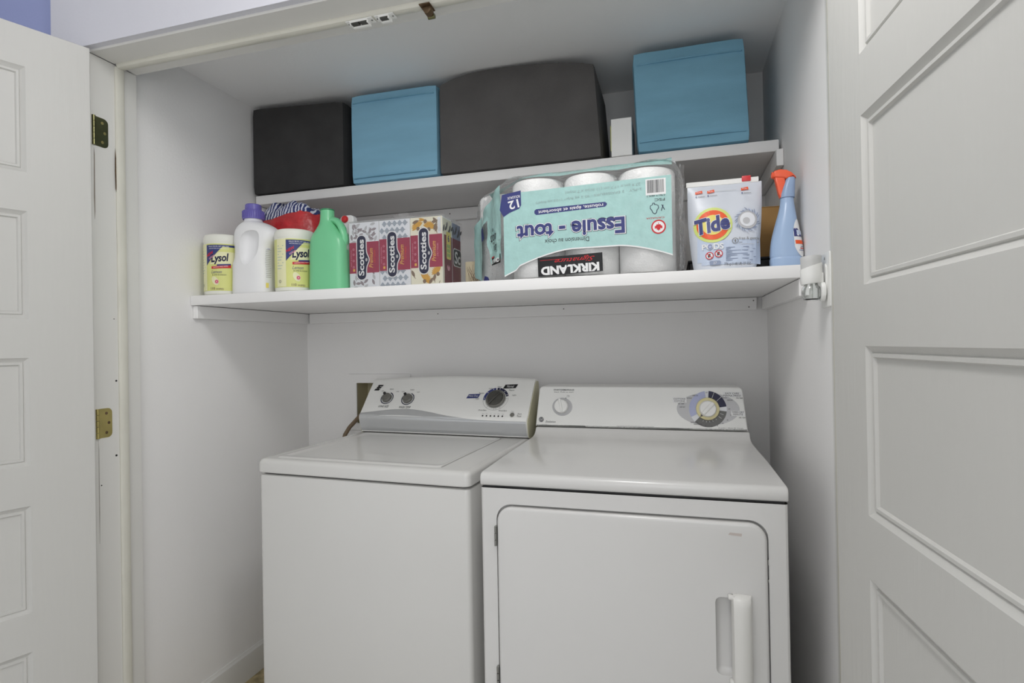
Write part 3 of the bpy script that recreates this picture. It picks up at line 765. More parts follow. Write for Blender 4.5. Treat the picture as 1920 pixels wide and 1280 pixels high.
MB().lathe([(.0028, .018), (.0028, .050)], (0, 0, 0), 12).build('wick', PLWHITE, gl)
MB().prism(rrect(-.0165, .0165, -.0065, .034, .015, 6), 0, .008, .003, 3, fn=lambda p: Vector((.0235 - .008 + p.y, p.x - .004, p.z + .0165))).build('plug', PLWHITE, t)
MB().rbox(.010, .0225, -.010, .010, .040, .072, .003, 2).build('neck', PLWHITE, t)
MB().lathe([(.0014, 0), (.0014, -.0006)], (.0155, -.006, .018), 10, 'X').build('screw', DKNOB, t)

# ---------------------------------------------------------------- fabric bins on the upper shelf
ZU = 1.8222
def fabric_bin(x0, x1, zl, zr, m, label, crown=0, lean=0, y0=-.336, y1=-.03, hem=None, name='fabric_bin', peak=.35, seed=0, flare=0):
    cx = (x0 + x1) / 2; hw = (x1 - x0) / 2
    t = thing(name, label, 'storage bin', (cx, -.18, ZU), group=None)
    bm = bmesh.new(); bmesh.ops.create_cube(bm, size=1)
    bmesh.ops.subdivide_edges(bm, edges=bm.edges[:], cuts=9, use_grid_fill=True)
    H = max(zl, zr) - ZU
    for v in bm.verts:
        u, q, s_ = v.co.x * 2, v.co.y * 2, v.co.z + .5
        # rounded-box projection
        p = Vector((u, q, v.co.z * 2))
        def rnd(a, r, ext): return a
        ex = Vector((hw, (y1 - y0) / 2, H / 2)); r = .014
        P = Vector((p.x * ex.x, p.y * ex.y, p.z * ex.z))
        I = Vector((max(-ex.x + r, min(ex.x - r, P.x)), max(-ex.y + r, min(ex.y - r, P.y)), max(-ex.z + r, min(ex.z - r, P.z))))
        d = P - I
        if d.length > 1e-9: P = I + d.normalized() * r
        top = zl + (zr - zl) * (u + 1) / 2 - ZU
        f = (P.z + ex.z) / H
        c = crown * max(0, 1 - ((u - (-1 + 2 * peak)) / (1.35 if u > -1 + 2 * peak else .75)) ** 2) if crown else 0
        z = f * (top + c)
        bul = .006 * (1 - u * u) * (1 - (2 * s_ - 1) ** 2)
        nz = .0022 * noise.noise((u * 1.7 + seed, q + seed * 3, s_ * 2.3))
        y = P.y + (y0 + y1) / 2 + (-bul + nz if q < 0 else nz)
        x = P.x + lean * (f - .5) + flare * (1 - f) * (1 if u > 0 else 0) + .004 * (1 - q * q) * (1 - (2 * s_ - 1) ** 2) * (1 if u > .9 else -1 if u < -.9 else 0) * .6
        v.co = Vector((x, y + .18, max(0, z)))
    MB().bm(bm).build('body', m, t, smooth=60)
    if hem:
        for (za, zb) in hem:
            b = MB()
            rings = []
            for k in range(13):
                u = -1 + 2 * k / 12
                rings.append([(u * (hw - .012) + lean * (za / H - .5), y0 + .18 - .0085 * (1 - u * u * .3) + .004 * abs(u) ** 3, za - .008 * 0 + (zr - zl) * (u / 2) * (za / H)), (u * (hw - .012) + lean * (zb / H - .5), y0 + .18 - .0085 * (1 - u * u * .3) + .004 * abs(u) ** 3, zb + (zr - zl) * (u / 2) * (zb / H)), (u * (hw - .012), y0 + .18 + .006, zb + (zr - zl) * (u / 2) * (zb / H)), (u * (hw - .012), y0 + .18 + .006, za + (zr - zl) * (u / 2) * (za / H))])
            b.loft(rings).build('hem', hem_m, t)
    return t
hem_m = BLUEHEM
fabric_bin(.012, .414, 2.157, 2.135, BLACKFAB, 'black fabric bin at the far left end of the upper shelf', y0=-.336, seed=1)
fabric_bin(.443, .785, 2.146, 2.142, BLUEFAB, 'light blue fabric bin wedged between the two dark bins', y0=-.336, seed=2, hem=((.018, .0215), (.288, .291)))
fabric_bin(.789, 1.330, 2.131, 2.130, CHARFAB, 'wide charcoal fabric bin with an arched top, right of the light blue bin', crown=.034, peak=.33, y0=-.336, seed=4, flare=.020)
fabric_bin(1.452, 1.782, 2.138, 2.136, BLUEFAB2, 'darker blue fabric bin near the right wall beside the small white carton', lean=-.012, y0=-.336, seed=6, hem=((.030, .034), (.270, .274)))
t = thing('carton', 'small upright white carton on the upper shelf beside the blue bin', 'box', (1.410, -.24, ZU))
MB().rbox(-.032, .032, -.088, .06, 0, .119, .0012, 1).build('body', BOXWHITE, t)
MB().rbox(-.0345, -.0322, -.084, .055, .020, .100, .0004, 1).build('label', LIME, t)

# ---------------------------------------------------------------- things on the lower shelf
ZL = 1.4142
# wipes canisters ------------------------------------------------
def canister(x, y, R, H, a0, label):
    t = thing('wipes_canister', label, 'canister', (x, y, ZL))
    MB().lathe([(R * .90, 0), (R * .97, .004), (R * .985, .012), (R * .985, H * .86)], (0, 0, 0), 48).build('body', CANW, t)
    MB().lathe([(R * .99, H * .855), (R * 1.0, H * .862), (R * 1.0, H * .93), (R * .985, H * .965), (R * .94, H * .99), (R * .85, H), (R * .6, H * .997)], (0, 0, 0), 48).build('lid', CANW, t)
    r = R * .986
    f = lambda u, v, h: Vector(((r + h + .0003) * math.sin(u / R + a0), -(r + h + .0003) * math.cos(u / R + a0), v))
    A = Art(f)
    full = PI * R
    A.grid(-full, full, .014, H * .835, 'lime', 1, 64, 2)
    A.grid(-.062 * R / .062, -.026 * R / .062, .016, H * .833, 'limepale', 2, 6, 1)
    s_ = R / .0625
    # navy swoosh
    A.grid(-.026 * s_, .085 * s_, lambda u: H * (.48 + .30 * min(1, ((u / s_ + .026) / .055)) ** 1.0), H * .815, 'navy', 2, 18, 2)
    A.grid(-.012 * s_, .085 * s_, lambda u: H * .50, lambda u: H * (.50 + .20 * min(1, ((u / s_ + .012) / .03)) ** .6), 'limepale', 3, 18, 2)
    A.text('KILLS 99.9% OF VIRUSES', .017 * s_, H * .788, h=.0042, wd=.066 * s_, col='white', layer=3).text('AND BACTERIA ON HARD SURFACES', .017 * s_, H * .755, h=.0034, wd=.064 * s_, col='white', layer=3)
    A.text('NEW', -.012 * s_, H * .665, h=.009, col='red', layer=4, bold=.03, rot=.5, shear=.2).text('LOOK', -.005 * s_, H * .615, h=.006, col='pinkwhite', layer=4, bold=.03, rot=.5, shear=.2)
    A.text('Lysol', .021 * s_, H * .585, h=.034, wd=.058 * s_, col='deepnavy', layer=4, bold=.035, shear=.28, rot=.10)
    A.grid(-.006 * s_, .055 * s_, lambda u: H * (.425 + .5 * (u / s_) * .6), lambda u: H * (.465 + .5 * (u / s_) * .75), 'red', 4, 12, 1)
    A.grid(.012 * s_, .055 * s_, lambda u: H * (.465 + .5 * (u / s_) * .75), lambda u: H * (.49 + .5 * (u / s_) * .75), 'navy', 4, 12, 1)
    A.text('DISINFECTING WIPES', .023 * s_, H * .458, h=.0036, wd=.046 * s_, col='white', layer=5, rot=.12)
    A.text('Lemon', .010 * s_, H * .375, h=.011, wd=.034 * s_, col='grey', layer=4, shear=.4, bold=.01).text('& LIME BLOSSOM', .018 * s_, H * .325, h=.004, col='dark', layer=4)
    A.ell(.006 * s_, H * .23, .010 * s_, .016, 'limepale', 4, 18, .5).ell(.011 * s_, H * .215, .006 * s_, .007, 'pinkwhite', 5, 14).ring(.011 * s_, H * .215, .003, .0048, 'red', 6, n=12)
    A.text('110', -.002 * s_, H * .105, h=.008, col='tan', layer=4, bold=.02).text('WIPES', .020 * s_, H * .095, h=.006, col='tan', layer=4)
    A.text('©', -.048 * s_, H * .16, h=.010, col='midgrey', layer=4)
    for k in range(9): A.rect(-.058 * s_, (-.034 - .004 * (k % 3)) * s_, H * (.72 - .045 * k), H * (.728 - .045 * k), 'fadedtext', 4)
    A.build('label', t)
    return t
canister(.0770, -.552, .0615, .205, .22, 'yellow-green wipes canister at the left end of the lower shelf, left of the white jug')
canister(.3590, -.545, .0630, .203, .62, 'yellow-green wipes canister standing between the white jug and the green jug')

# white detergent jug --------------------------------------------
t = thing('detergent_jug', 'white detergent jug with a purple cap', 'bottle', (.2080, -.552, ZL))
JS = .932
keys = [(0, 0, .066, .042, 3.2), (.003, 0, .071, .047, 3.4), (.02, 0, .0725, .049, 3.4), (.08, 0, .072, .049, 3.2), (.105, -.002, .071, .049, 3.0), (.135, .002, .067, .047, 2.9), (.165, .004, .069, .047, 2.8), (.19, .008, .076, .048, 2.8), (.215, .010, .079, .047, 2.7), (.235, .006, .072, .044, 2.5), (.25, 0, .055, .039, 2.3), (.258, -.004, .040, .034, 2.1), (.264, -.006, .030, .029, 2.0), (.275, -.006, .028, .028, 2.0)]
keys = [(k[0] * JS,) + k[1:] for k in keys]
rings = [superring(k[1], 0, k[0], k[2], k[3], k[4], 48) for k in lerp_rings(keys, 60)]
jug = MB().loft(rings).build('body', HDPE, t)
cut = MB()
cm = bmesh.new(); bmesh.ops.create_icosphere(cm, subdivisions=4, radius=1)
cut.bm(cm, fn=lambda p: Vector((.012 + (.036 + .008 * p.z) * math.copysign(abs(p.x) ** .75, p.x) + .010 * p.z, -.046 + .028 * p.y, .152 + .056 * math.copysign(abs(p.z) ** .8, p.z))))
cut = cut.build('cut', HDPE)
jug.parent = None
boolean(jug, cut)
jug.parent = t
b = MB().lathe([(.0335, 0), (.0340, .002), (.0340, .026), (.0325, .029), (.027, .030), (.0262, .031), (.0255, .048), (.0235, .0505), (.015, .0515)], (-.006, 0, .2530), 40)
b.build('cap', PURPLE, t)
b = MB()
for k in range(30):
    a = 2 * PI * k / 30
    b.box(-.0008, .0008, -.0008, .0008, .257, .279)
    n0 = len(b.v)
    for i in range(n0 - 8, n0): b.v[i] = Vector((b.v[i].x - .006 + .0341 * math.cos(a), b.v[i].y + .0341 * math.sin(a), b.v[i].z))
b.build('cap_ribs', PURPLE, t)
def jf(u, v, h):
    k = lerp_rings(keys, 60); z = v
    best = min(k, key=lambda q: abs(q[0] - z))
    a = u
    c, q = math.cos(a), math.sin(a); e = best[4]
    return Vector((best[1] + (best[2] + h + .0006) * abs(c) ** (2 / e) * (1 if c >= 0 else -1), (best[3] + h + .0006) * abs(q) ** (2 / e) * (1 if q >= 0 else -1), z))
A = Art(jf)
A.grid(-.52, .9, .018, .150, 'pouchwhite', 1, 16, 14)
A.grid(-.52, -.30, .018, .034, 'yellow', 2, 4, 2)
for k in range(16): A.grid(-.50 + .02 * (k % 2), -.12, .052 + .006 * k, .0545 + .006 * k, 'lightgrey', 2, 5, 1)
A.text('SOAP', -.30, .150 - .004, h=.004, wd=.2, col='violet', layer=2)
A.build('label', t)

# green jug ------------------------------------------------------
t = thing('green_jug', 'mint green plastic jug with a tall spout and a dark green top', 'bottle', (.4985, -.552, ZL))
keys = [(0, 0, .0625, .036, 3.6), (.004, 0, .0650, .040, 3.8), (.05, .0005, .0645, .041, 3.6), (.10, 0, .064, .041, 3.4), (.135, -.0005, .0635, .041, 3.1), (.162, -.002, .061, .040, 2.9), (.180, -.004, .053, .037, 2.6), (.196, -.006, .041, .033, 2.3), (.211, -.0075, .030, .028, 2.1), (.225, -.009, .0240, .0240, 2.0), (.245, -.009, .0222, .0222, 2.0), (.2585, -.009, .0216, .0216, 2.0)]
rings = [superring(k[1], 0, k[0], k[2], k[3], k[4], 48) for k in lerp_rings(keys, 60)]
MB().loft(rings).build('body', GREENP, t)
MB().lathe([(.0220, .2587), (.0226, .2605), (.0220, .263), (.0175, .263), (.0165, .261)], (-.009, 0, 0), 32).build('spout_rim', GREEND, t)
hp = [Vector(p) for p in ((.002, 0, .220), (.014, 0, .227), (.026, 0, .223), (.037, 0, .212), (.046, 0, .197), (.0525, 0, .180), (.0540, 0, .162), (.050, 0, .143))]
pts = []
for k in range(len(hp) - 1):
    for j in range(4): pts.append(hp[k].lerp(hp[k + 1], j / 4))
pts.append(hp[-1])
MB().tube(pts, lambda q: (.0105 + .004 * abs(q - .4), .0175), 14).build('handle', GREENP, t)

# white dispenser with red button, mostly hidden -----------------
t = thing('pump_bottle', 'white bottle with a round red knob behind the green jug', 'bottle', (.480, -.415, ZL))
keys = [(0, .028), (.01, .031), (.17, .031), (.20, .026), (.216, .0135)]
MB().lathe([(r, z) for z, r in keys], (0, 0, 0), 28).build('body', HDPE, t)
MB().prism(rrect(-.026, .026, .215, .274, .014, 6), -.012, .012, .004, 3).build('nozzle', HDPE, t)
MB().lathe([(.0125, 0), (.0125, .003), (.010, .008), (.004, .0102)], (-.006, -.012, .260), 24, 'Y').build('knob', mat('red_plastic', srgb(206, 44, 46), .35, var=.02), t)

# red bag with printed top ----------------------------------------
t = thing('plastic_bag', 'full red plastic bag with a navy and white streaked top', 'bag', (.240, -.418, ZL))
def bagring(z, hw, hd, n=44):
    out = []
    for p in superring(0, 0, z, hw, hd, 3.0, n):
        d = .007 * noise.noise((p.x * 14, p.y * 14, z * 16)) + .004 * noise.noise((p.x * 40, p.y * 40, z * 40))
        out.append(p * (1 + d / max(.05, hw)) + Vector((0, 0, .5 * d)))
    return out
MB().loft([bagring(z, hw, hd) for z, hw, hd in ((.003, .115, .055), (.012, .128, .062), (.06, .134, .066), (.14, .136, .066), (.22, .134, .064), (.255, .130, .062), (.272, .127, .059), (.283, .124, .056))]).build('body', REDBAG, t)
zeb = bpy.data.materials.new('navy_white_streaks'); zeb.use_nodes = True
nt = zeb.node_tree; bs = nt.nodes['Principled BSDF']; bs.inputs['Roughness'].default_value = .35
tc = nt.nodes.new('ShaderNodeTexCoord'); wv = nt.nodes.new('ShaderNodeTexWave'); wv.inputs['Scale'].default_value = 26; wv.inputs['Distortion'].default_value = 7; wv.inputs['Detail'].default_value = 3
rp = nt.nodes.new('ShaderNodeValToRGB'); rp.color_ramp.elements[0].position = .50; rp.color_ramp.elements[0].color = srgb(46, 56, 112); rp.color_ramp.elements[1].position = .62; rp.color_ramp.elements[1].color = srgb(214, 216, 226)
nt.links.new(tc.outputs['Object'], wv.inputs['Vector']); nt.links.new(wv.outputs['Fac'], rp.inputs[0]); nt.links.new(rp.outputs[0], bs.inputs['Base Color'])
MB().loft([bagring(z, hw, hd) for z, hw, hd in ((.2835, .1235, .0555), (.294, .119, .052), (.306, .110, .047), (.317, .094, .039), (.325, .074, .029), (.329, .045, .016))]).build('printed_top', zeb, t)

# facial tissue pack ----------------------------------------------
TX0, TY0, TB, TH, TD = .567, -.552, .1075, .2135, .150
pk = thing('tissue_pack', 'plastic-wrapped pack of upright facial tissue boxes with maroon bands', 'tissue pack', (TX0 + TB * 1.5, TY0 + TD / 2, ZL))
ox0 = -TB * 1.5; oy0 = -TD / 2
def scotties_badge(A, u, v, sc=1, layer=3):
    # vertical badge reading upward
    hh, ww = .074 * sc, .0165 * sc
    o = rrect(u - ww, u + ww, v - hh, v + hh, ww * .98, 6)
    lobe = []
    for (x, y) in o:
        if x > u: x += .0105 * sc * math.exp(-((y - v + .008 * sc) / (.017 * sc)) ** 2)
        lobe.append((x, y))
    dense = []
    for i in range(len(lobe)):
        a, c = lobe[i], lobe[(i + 1) % len(lobe)]
        n = max(1, int(math.hypot(c[0] - a[0], c[1] - a[1]) / .005))
        for k in range(n):
            x, y = a[0] + (c[0] - a[0]) * k / n, a[1] + (c[1] - a[1]) * k / n
            dense.append((x, y))
    out = []
    for (x, y) in dense:
        if x >= u + ww * .97 and abs(y - v) < hh * .8: x = u + ww + .0105 * sc * math.exp(-((y - v + .008 * sc) / (.017 * sc)) ** 2)
        out.append((x, y))
    A.poly(inset(out, -.0032 * sc), 'white', layer); A.poly(out, 'deepnavy', layer + 1)
    A.text('Scotties', u - .001, v, h=.0215 * sc, wd=.122 * sc, col='white', layer=layer + 2, bold=.028, rot=PI / 2)
    A.ell(u + ww + .002, v - .008 * sc, .004 * sc, .006 * sc, 'lightgrey', layer + 2, 12)
def tissue_front(A, i):
    u0 = ox0 + TB * i + .001; u1 = u0 + TB - .002; rnd = random.Random(40 + i)
    bandlo, bandhi = .052 + .003 * i, .150 + .004 * i
    def clampleaf(u, v, l, wd, rot, col, layer=2):
        e = (u + l * math.cos(rot), v + l * math.sin(rot))
        if u0 + .002 < u < u1 - .002 and u0 + .002 < e[0] < u1 - .002 and .002 < v < TH - .002 and .002 < e[1] < TH - .002: A.leaf(u, v, l, wd, rot, col, layer)
    if i == 0:
        A.rect(u0, u1, .0005, TH - .001, 'pouchwhite', 1)
        for (su, sv, sr) in ((.006, .150, .9), (.03, .152, 1.25), (.07, .155, 1.0), (.012, .006, .8), (.05, .004, 1.4), (.085, .006, 1.1), (.09, .15, 1.9)):
            for k in range(8):
                l = .008 * k; uu, vv = u0 + su + l * math.cos(sr + .08 * k), sv + l * math.sin(sr + .08 * k)
                if su > -1:
                    clampleaf(uu, vv, .020, .0085, sr + (.85 if k % 2 else -.75), 'taupe' if k % 3 else 'lightgrey')
    elif i == 1:
        A.rect(u0, u1, .0005, TH - .001, 'pouchwhite', 1)
        for r_ in range(10):
            for c_ in range(6):
                uu = u0 + .009 + .0178 * c_ + (.0089 if r_ % 2 else 0); vv = .010 + .0212 * r_
                if uu + .008 > u1 or vv + .010 > TH: continue
                A.poly([(uu - .0080, vv), (uu - .0052, vv - .0040), (uu, vv - .0098), (uu + .0052, vv - .0040), (uu + .0080, vv), (uu + .0052, vv + .0040), (uu, vv + .0098), (uu - .0052, vv + .0040)], 'slate', 2)
                A.ell(uu + .0089 if uu + .0105 < u1 else uu, vv, .0011, .0011, 'dark', 3, 8)
                A.ring(uu, vv, .0034, .0042, 'lightgrey', 3, n=8)
    else:
        A.rect(u0, u1, .0005, TH - .001, 'cream', 1)
        for (fu, fv, fr) in ((.026, .182, .6), (.062, .178, -.3), (.050, .203, .2), (.045, .020, -.8), (.090, .040, .4)):
            for k in range(11):
                a = fr + (k - 5) * .27
                clampleaf(u0 + fu, fv, .023, .0056, a + PI / 2, 'sun', 2)
            A.ell(u0 + fu, fv - .004, .0058, .0062, 'tan', 3, 12)
        for (lu, lv, lr) in ((.006, .196, .3), (.078, .170, 1.2), (.09, .190, 2.2), (.085, .165, 1.5), (.075, .015, 1.3), (.088, .012, .8), (.070, .195, .2), (.012, .030, 2.0), (.06, .006, 1.0), (.03, .160, 1.2)):
            clampleaf(u0 + lu, lv, .024, .0095, lr, 'tan', 2)
            clampleaf(u0 + lu + .004, lv - .006, .012, .002, lr + .3, 'tan', 2)
        A.rect(u1 - .0145, u1 - .004, .160, TH - .004, 'pouchwhite', 3)
        for k in range(5): A.rect(u1 - .0135 + .002 * k, u1 - .0128 + .002 * k, .165, TH - .010, 'lightgrey', 4)
    A.rect(u0, u1, bandlo, bandhi, 'rose', 3)
    scotties_badge(A, u0 + .044, .1010 + .004 * i, .94)
    A.text('Premium', u0 + .0775, .098 + .004 * i, h=.0140, wd=.062, col='gold', layer=4, rot=PI / 2, shear=.3, bold=.004)
    A.text('3 PLY TISSUES', u0 + .0905, .102 + .004 * i, h=.0040, wd=.040, col='orange' if i < 2 else 'pinkwhite', layer=4, rot=PI / 2)
    for k, vv in enumerate((.072, .092, .112, .128)):
        A.ring(u0 + .0155, vv + .004 * i, .0022, .0034, 'pinkwhite', 4, n=10)
    A.text('SOFT & STRONG', u0 + .0070, .100 + .004 * i, h=.0030, wd=.052, col='pinkwhite', layer=4, rot=PI / 2)
    A.rr(u0 + .013, u0 + .020, bandlo + .006, bandlo + .014, .001, 'gold', 4)
for i in range(3):
    for j in range(2):
        bx = MB().rbox(ox0 + TB * i + .0006, ox0 + TB * (i + 1) - .0006, oy0 + TD / 2 * j + .001, oy0 + TD / 2 * (j + 1) - .0006, .0008, TH - .0006 - .004 * j, .002, 2).build('tissue_box', BOXWHITE, pk)
        if j == 0:
            A = Art(lambda u, v, h: Vector((u, oy0 + .0008 - h, v)))
            tissue_front(A, i)
            A.build('printing', bx)
        if i == 2:
            sx = ox0 + TB * 3 - .0004; y0 = oy0 + TD / 2 * j + .002; y1 = oy0 + TD / 2 * (j + 1) - .002
            A = Art(lambda u, v, h: Vector((sx + h, u, v)))
            A.rect(y0, y1, .0015, TH - .006, 'cream' if j == 0 else 'bluegrey', 1)
            A.rect(y0 + (.010 if j == 0 else 0), y1, .001, .158, 'maroon', 2)
            for k in range(6): A.leaf(y0 + .003 + .012 * k, .165 + .006 * (k % 3), .026, .010, 1.2 - .5 * (k % 2), 'dark', 3)
            if j == 0:
                A.rr(y0 + .026, y1 - .010, .085, .170, .006, 'yellow', 3).text('6', y0 + .043, .150, h=.022, col='navy', layer=4, bold=.03)
                for q in range(3):
                    for r_ in range(2): A.rect(y0 + .031 + .013 * r_, y0 + .041 + .013 * r_, .092 + .014 * q, .103 + .014 * q, 'greenlt', 4)
                A.poly([(y0 + .028, .060), (y0 + .034, .068), (y0 + .040, .060), (y0 + .046, .068), (y0 + .052, .058), (y0 + .046, .050), (y0 + .034, .050)], 'pinkwhite', 4)
            else:
                A.rr(y0 + .006, y1, .070, .128, .010, 'white', 3).rr(y0 + .009, y1, .073, .125, .009, 'black', 4).text('Sc', y0 + .040, .099, h=.040, wd=.050, col='white', layer=5, bold=.02, shear=.1)
            A.build('printing', bx)
def wrapv(p):
    n = .0016 * noise.noise(p * 18)
    return p + Vector((n, -abs(n), n))
bm = bmesh.new(); bmesh.ops.create_cube(bm, size=1)
bmesh.ops.subdivide_edges(bm, edges=bm.edges[:], cuts=14, use_grid_fill=True)
MB().bm(bm, fn=lambda p: (lambda q: q + Vector((.0012 * noise.noise(q * 22), .0014 * noise.noise(q * 25 + Vector((5, 5, 5))) - .0006, .001 * noise.noise(q * 20) if q.z > .01 else 0)))(Vector((p.x * (TB * 3 + .010), p.y * (TD + .010), TH / 2 + .0016 + p.z * (TH + .002))))).build('plastic_wrap', FILM2, pk, smooth=60)
ruf = MB(); rings = []
for k in range(26):
    u = k / 25
    x = -.045 + .105 * u; hgt = .030 * math.sin(PI * min(1, u * 1.02)) ** .45 * (.55 + .45 * abs(math.sin(u * 9)))
    yy = .006 * math.sin(u * 26)
    rings.append([(x, -.030 + yy * .3, TH + .003), (x + .004 * math.sin(u * 17), -.028 + yy, TH + .003 + hgt * .5), (x + .006 * math.sin(u * 13), -.024 + yy * 1.6, TH + .003 + hgt)])
ruf.loft(rings, False, False, closed=False).build('wrap_seal', FILM, pk, smooth=60)

# beige tissue box behind ------------------------------------------
t = thing('tissue_box', 'small beige box with brown twig print behind the tissue pack', 'box', (.924, -.345, ZL))
MB().rbox(-.028, .028, -.035, .035, 0, .095, .002, 2).build('body', mat('beige_carton', srgb(222, 210, 180), .55, var=.02), t)
A = Art(lambda u, v, h: Vector((u, -.0353 - h, v)))
rnd = random.Random(3)
for k in range(16):
    u = -.024 + .048 * rnd.random(); a = 1.2 + .9 * rnd.random(); l = .04 + .03 * rnd.random(); v = .006 + .02 * rnd.random()
    e = (max(-.027, min(.027, u + l * math.cos(a))), min(.092, v + l * math.sin(a)))
    A.poly([(u - .0008, v), (u + .0008, v), (e[0] + .0004, e[1]), (e[0] - .0004, e[1])], 'tan', 1)
A.build('printing', t)

# paper towel pack (lying upside down) -----------------------------
pt = thing('paper_towel_pack', 'large teal plastic pack of paper towel rolls standing upside down', 'paper towels', (1.34, -.36, ZL))
RR, RH = .0757, .279
def roll(x, y):
    r = MB().lathe([(.021, .0035), (RR * .96, .003), (RR, .008), (RR, RH - .006), (RR * .96, RH), (.022, RH), (.021, RH - .03)], (x, y, 0), 44, cap0=True, cap1=True).build('paper_roll', PAPER, pt)
    MB().lathe([(.021, RH - .06), (.0212, RH + .0004), (.0195, RH + .0004), (.0193, RH - .06)], (x, y, 0), 24).build('core', CORE, r)
for row, (yy, sh) in enumerate(((-.173, 0), (-.022, -.130), (.129, -.02))):
    for c_ in range(3): roll(*((-.297, -.052) if (row, c_) == (1, 0) else (-.154 + .153 * c_ + sh, yy)))
PO = [(-.236, -.2515), (-.12, -.2535), (0, -.2540), (.12, -.2535), (.234, -.2500), (.242, -.238), (.245, -.17), (.246, 0), (.243, .12), (.230, .20), (.10, .218), (-.15, .218), (-.30, .205), (-.360, .14), (-.372, .05), (-.385, -.05), (-.372, -.085), (-.32, -.145)]
def dense(o, n=6):
    out = []
    for i in range(len(o)):
        p0, p1, p2, p3 = o[i - 1], o[i], o[(i + 1) % len(o)], o[(i + 2) % len(o)]
        for k in range(n):
            f = k / n
            # slightly rounded polyline
            q = tuple(.72 * (a + (b_ - a) * f) + .28 * .5 * ((2 * a) + (b_ - z_) * f + (2 * z_ - 5 * a + 4 * b_ - d_) * f * f + (3 * a - z_ - 3 * b_ + d_) * f ** 3) for z_, a, b_, d_ in zip(p0, p1, p2, p3))
            out.append(q)
    return out
PD = dense(PO)
def filmring(z, ins, wr=1):
    out = []
    for x, y in inset(PD, ins):
        fr = max(0, min(1, (-.15 - y) / .08)) if abs(x) < .235 else 0
        am = (1 - .85 * fr) * wr
        n1 = noise.noise((x * 16, y * 16, z * 20)); n2 = noise.noise((x * 45 + 3, y * 45, z * 30))
        out.append(Vector((x + am * (.009 * n1 + .004 * n2), y + am * (.007 * n2) * .6 - (.001 if fr > .5 else 0), z + am * .004 * n1 * (1 if .02 < z < .30 else 0))))
    return out
fr_ = [filmring(z, ins) for z, ins in ((.0015, .030), (.0018, .010), (.006, .001), (.03, 0), (.06, -.001), (.09, 0), (.12, 0), (.15, .001), (.18, 0), (.21, 0), (.24, .001), (.262, .004), (.280, .010), (.292, .022), (.300, .040), (.304, .064), (.3045, .085))]
MB().loft(fr_, cap0=True, cap1=True).build('plastic_film', FILM, pt, smooth=70)
def ff(u, v, h):     # front print; u is measured from the reader's left, the pack is upside down, so +u runs to world -X
    x = u
    y = -.2572 - h
    if v > .255: y += (v - .255) * .35
    return Vector((x, y, v))
A = Art(ff)
arch_ = lambda u: .077 - .046 * (max(0, abs(u - .02) - .06) / .17) ** 1.6 - (.008 if u < -.2 else 0)
A.grid(-.2365, .218, arch_, lambda u: .246 - .010 * ((.2365 - u) / .47) + .004, 'teal', 1, 40, 5)
A.grid(-.2365, .218, lambda u: arch_(u) - .0035, lambda u: arch_(u), 'white', 1, 40, 1)
def flip(fn): return fn
RT = PI
A.text('Essuie - tout', -.050, .128, h=.0500, wd=.304, col='deepnavy', layer=3, bold=.075, rot=RT + .012)
A.text('Essuie - tout', -.050, .128, h=.0480, wd=.301, col='white', layer=4, bold=.062, rot=RT + .012)
A.text('Essuie - tout', -.050, .128, h=.0440, wd=.296, col='royal', layer=5, bold=.030, rot=RT + .012)
A.poly([(-.142, .174), (.047, .181), (.052, .186), (.052, .190), (.047, .194), (-.142, .190), (-.147, .186), (-.147, .179)], 'royal', 2)
A.text('robuste, épais et absorbant', -.047, .1845, h=.0118, wd=.178, col='white', layer=3, bold=.012, rot=RT + .03)
A.text('Dimension au choix', -.058, .0985, h=.0125, wd=.122, col='dark', layer=3, rot=RT)
A.text('2-PLY · 2 ÉPAISSEURS · 95.2 sq ft/pi² (102 sq ft/pi²)', .0005, .213, h=.0095, wd=.286, col='fadedtext', layer=3, bold=.006, rot=RT + .045)
A.text('27.9 cm x 17.7 cm (11 in/po x 7 in/po)', .040, .2310, h=.0095, wd=.200, col='fadedtext', layer=3, bold=.006, rot=RT + .03)
# count flag
A.poly([(-.185, .246), (-.240, .238), (-.247, .196), (-.236, .176), (-.219, .186), (-.190, .196), (-.1845, .205)], 'royal', 3)
A.text('12', -.206, .2085, h=.024, wd=.030, col='white', layer=4, bold=.02, rot=RT + .2).text('ROULEAUX', -.206, .2285, h=.0075, wd=.036, col='white', layer=4, bold=.01, rot=RT + .1)
# barcode, forest mark, maple leaf
A.rect(.153, .204, .201, .2430, 'white', 2)
rb = random.Random(5); x_ = .157
while x_ < .199:
    wd = rb.choice((.0008, .0013, .002)); A.rect(x_, x_ + wd, .2065, .2400, 'dark', 3); x_ += wd + rb.choice((.0009, .0014))
A.text('0 96619 38695 7', .1785, .1985, h=.0045, wd=.046, col='dark', layer=3, rot=RT)
A.text('FSC', .188, .1875, h=.0068, wd=.026, col='dark', layer=3, rot=RT)
tr_ = [(.178, .180), (.184, .180), (.184, .176), (.190, .173), (.1905, .166), (.186, .160), (.184, .154), (.178, .150), (.173, .154), (.172, .160), (.1675, .166), (.169, .173), (.175, .176), (.178, .176)]
tr_ = [(2 * .1785 - x - .0035, z) for x, z in tr_]
A.poly(tr_, 'deepnavy', 3); A.poly(inset(tr_, .0017), 'teal', 4)
for a_, c_ in (((.193, .174), (.200, .160)), ((.1915, .158), (.1965, .173))):
    A.poly([(a_[0] - .001, a_[1]), (a_[0] + .001, a_[1]), (c_[0] + .001, c_[1]), (c_[0] - .001, c_[1])], 'deepnavy', 3)
A.text('CANADA', .176, .1405, h=.0042, wd=.046, col='red', layer=3, rot=RT)
A.ell(.184, .117, .0185, .0185, 'white', 2).ring(.184, .117, .0150, .0185, 'red', 3)
